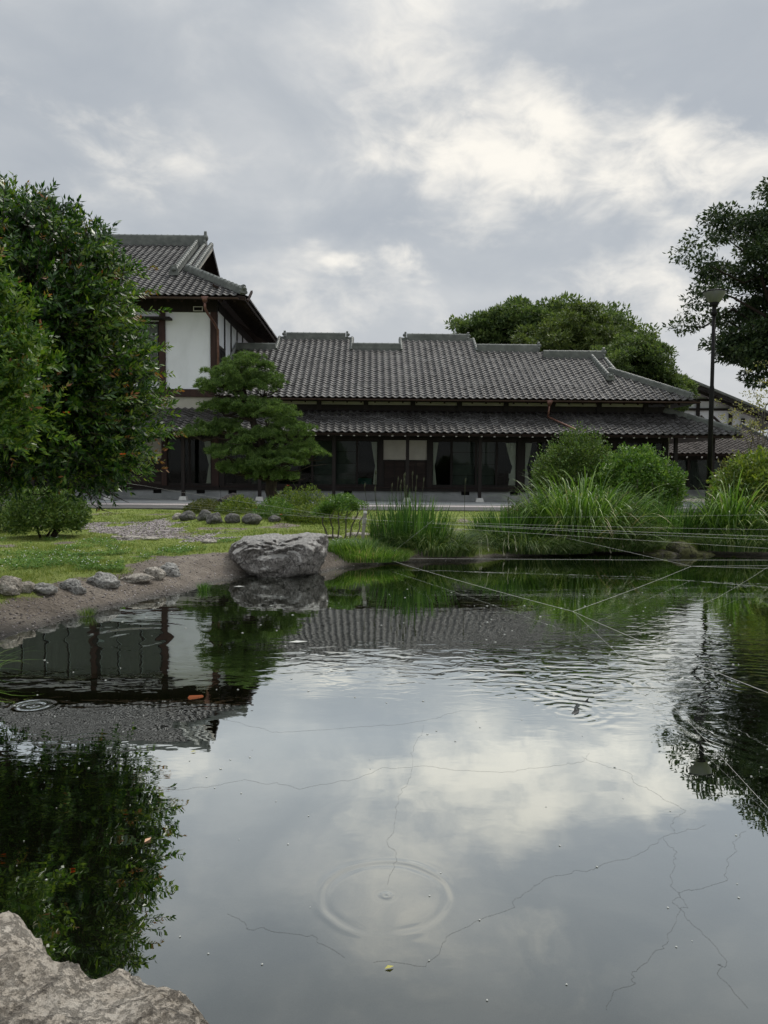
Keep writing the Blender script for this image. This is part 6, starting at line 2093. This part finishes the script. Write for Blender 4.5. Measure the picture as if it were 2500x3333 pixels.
lp = tag(empty('lamp_post', (7.09, 16.8, 0.15)), 'slim black lamp post with a pale upturned cone shade', 'lamp post')
MB().lathe([(0.075, -0.2), (0.075, 0.75), (0.06, 0.80)], (0, 0, 0), 16).build('base', M['black_metal'], lp, True)
MB().lathe([(0.050, 0.801), (0.050, 3.05), (0.040, 3.12), (0.038, 4.62)], (0, 0, 0), 16).build('pole', M['black_metal'], lp, True)
MB().lathe([(0.060, 4.62), (0.060, 4.70), (0.045, 4.71), (0.045, 4.80), (0.075, 4.82), (0.10, 4.88)], (0, 0, 0), 20).build('collar', M['black_metal'], lp, True)
MB().lathe([(0.085, 4.881), (0.12, 4.90), (0.235, 5.09), (0.238, 5.105)], (0, 0, 0), 32).build('shade', M['lamp_glass'], lp, True)
MB().lathe([(0.248, 5.106), (0.248, 5.122), (0.19, 5.14), (0.02, 5.15)], (0, 0, 0), 32).build('lid', M['black_metal'], lp)
MB().box(-0.10, 0.08, -0.12, 0.10, 0.90, 0.94).build('bracket', M['black_metal'], lp)

# ------------------------------------------------------------------ fish and things afloat
def koi(name, loc, rz, L, mat, label, pitch=0.0, dz=0.0):
    o = tag(empty(name, loc, rz), label, 'fish', 'koi in the pond')
    o.rotation_euler = (0, pitch, rz)
    ts_ = np.linspace(0, 1, 15)
    wv_ = np.interp(ts_, [0, 0.04, 0.12, 0.3, 0.5, 0.75, 0.92, 1], [0.012, 0.05, 0.085, 0.115, 0.105, 0.06, 0.028, 0.024]) * L
    hv2 = np.interp(ts_, [0, 0.04, 0.12, 0.3, 0.5, 0.75, 0.92, 1], [0.012, 0.045, 0.08, 0.12, 0.11, 0.065, 0.04, 0.045]) * L
    ns = 12
    a_ = np.arange(ns) * 2 * math.pi / ns
    V = []
    for t, w_, h_ in zip(ts_, wv_, hv2):
        yb = 0.05 * L * math.sin(t * 4.2) * t
        V.append(np.stack([np.full(ns, (0.5 - t) * L), yb + np.cos(a_) * w_, np.sin(a_) * h_], -1))
    V = np.vstack(V)
    i = np.arange(14)[:, None] * ns
    k = np.arange(ns)[None]
    F = np.stack([i + k, i + (k + 1) % ns, i + ns + (k + 1) % ns, i + ns + k], -1).reshape(-1, 4)
    nobj('body', V, F, mat, o, True)
    yb = 0.05 * L * math.sin(4.2)
    MB().add([(-0.49 * L, yb, 0.03 * L), (-0.49 * L, yb, -0.03 * L), (-0.66 * L, yb + 0.03, 0.10 * L), (-0.60 * L, yb + 0.02, 0), (-0.66 * L, yb + 0.03, -0.09 * L)], [(0, 2, 3), (0, 3, 1), (1, 3, 4)]).build('tail_fin', mat, o)
    MB().add([(0.1 * L, 0, 0.115 * L), (-0.2 * L, 0.005, 0.1 * L), (-0.12 * L, 0.004, 0.17 * L), (0.05 * L, 0, 0.18 * L)], [(0, 1, 2, 3)]).build('dorsal_fin', mat, o)
    for s in (-1, 1):
        MB().add([(0.22 * L, s * 0.09 * L, -0.03 * L), (0.14 * L, s * 0.10 * L, -0.03 * L), (0.10 * L, s * 0.22 * L, -0.05 * L), (0.18 * L, s * 0.2 * L, -0.05 * L)], [(0, 1, 2, 3)]).build('side_fin', mat, o)
    return o


def mat_koi():
    m, nb, out = material('koi_skin')
    p = obj_pos(nb)
    c = nb.mix(nb.maprange(nb.noise(p, 7, 3, 0.5, 0.5), 0.40, 0.44), (0.55, 0.46, 0.38), (0.50, 0.13, 0.04))
    c = nb.mix(nb.maprange(nb.noise(nb.vm('ADD', p, (3, 1, 2)), 9, 3, 0.5, 0.5), 0.52, 0.55), c, (0.015, 0.015, 0.015))
    b = nb.node('ShaderNodeBsdfPrincipled')
    nb.put(b.inputs['Base Color'], c)
    b.inputs['Roughness'].default_value = 0.35
    nb.nt.links.new(b.outputs[0], out.inputs[0])
    return m


M['koi'] = mat_koi()
M['dark_koi'] = mat_surface('dark_koi', [(0.3, (0.012, 0.013, 0.012)), (0.7, (0.03, 0.032, 0.03))], 8, 0.35, 0, 1, 0.5)
koi('koi', (-1.13, 4.52, -0.066), rad(205), 0.44, M['koi'], 'orange, black and white koi just under the dark reflection')
koi('koi', (1.10, 4.32, -0.035), rad(240), 0.36, M['dark_koi'], 'dark koi breaking the surface at the point of a wake', rad(4))
koi('koi', (0.02, 2.45, -0.10), rad(255), 0.32, M['dark_koi'], 'dark koi under the middle of the large ripple ring', rad(-14))
koi('koi', (-0.80, 2.62, -0.10), rad(20), 0.5, M['dark_koi'], 'dim dark koi beneath the pomegranate reflection')

n = 240
x, y = RNG.uniform(-2.4, 3.2, n), 1.9 * (9.0 / 1.9) ** RNG.uniform(0, 1, n)
k = pond_sd(x, y) < -0.15
x, y = x[k], y[k]
P = np.stack([x, y, np.full(len(x), 0.002)], -1)
V_, F_ = dots(P, RNG.uniform(0.0025, 0.0065, len(x)) * np.clip(y / 3, 0.7, 2.2), 0.35)
tag(nobj('floating_specks', V_, F_, M['speck']), 'small pale bits and bubbles floating on the pond', kind='stuff')
M['leaf_y'] = mat_surface('fallen_leaf', [(0.3, (0.38, 0.36, 0.08)), (0.7, (0.5, 0.46, 0.14))], 30, 0.6, 0, 1, 0.3)
M['leaf_o'] = mat_surface('dry_leaf', [(0.3, (0.5, 0.3, 0.18)), (0.7, (0.62, 0.4, 0.26))], 30, 0.6, 0, 1, 0.3)
for (x, y, a_, l, m_, lab) in ((-0.92, 3.62, 0.3, 0.03, 'leaf_y', 'small yellow leaf floating on the bright water'), (-0.86, 2.72, 1.2, 0.04, 'leaf_o', 'small pinkish dry leaf floating in the grey water'), (0.01, 2.02, 0.4, 0.028, 'leaf_y', 'small yellow-green leaf at the end of the wet string'),
                            (-0.75, 6.0, 0.2, 0.16, 'speck', 'pale flake floating on the dark water off the boulder'), (-1.75, 8.9, 0.1, 0.14, 'speck', 'pale flake floating beside the muddy shore')):
    o = MB().add([(0, 0, 0), (l * 0.45, l * 0.25, 0.003), (l, 0, 0.001), (l * 0.5, -l * 0.22, 0.003)], [(0, 3, 2, 1)]).build('floating_leaf', M[m_])
    o.location = (x, y, 0.003)
    o.rotation_euler = (0, 0, a_)
    tag(o, lab, 'leaf', 'leaves on the water')
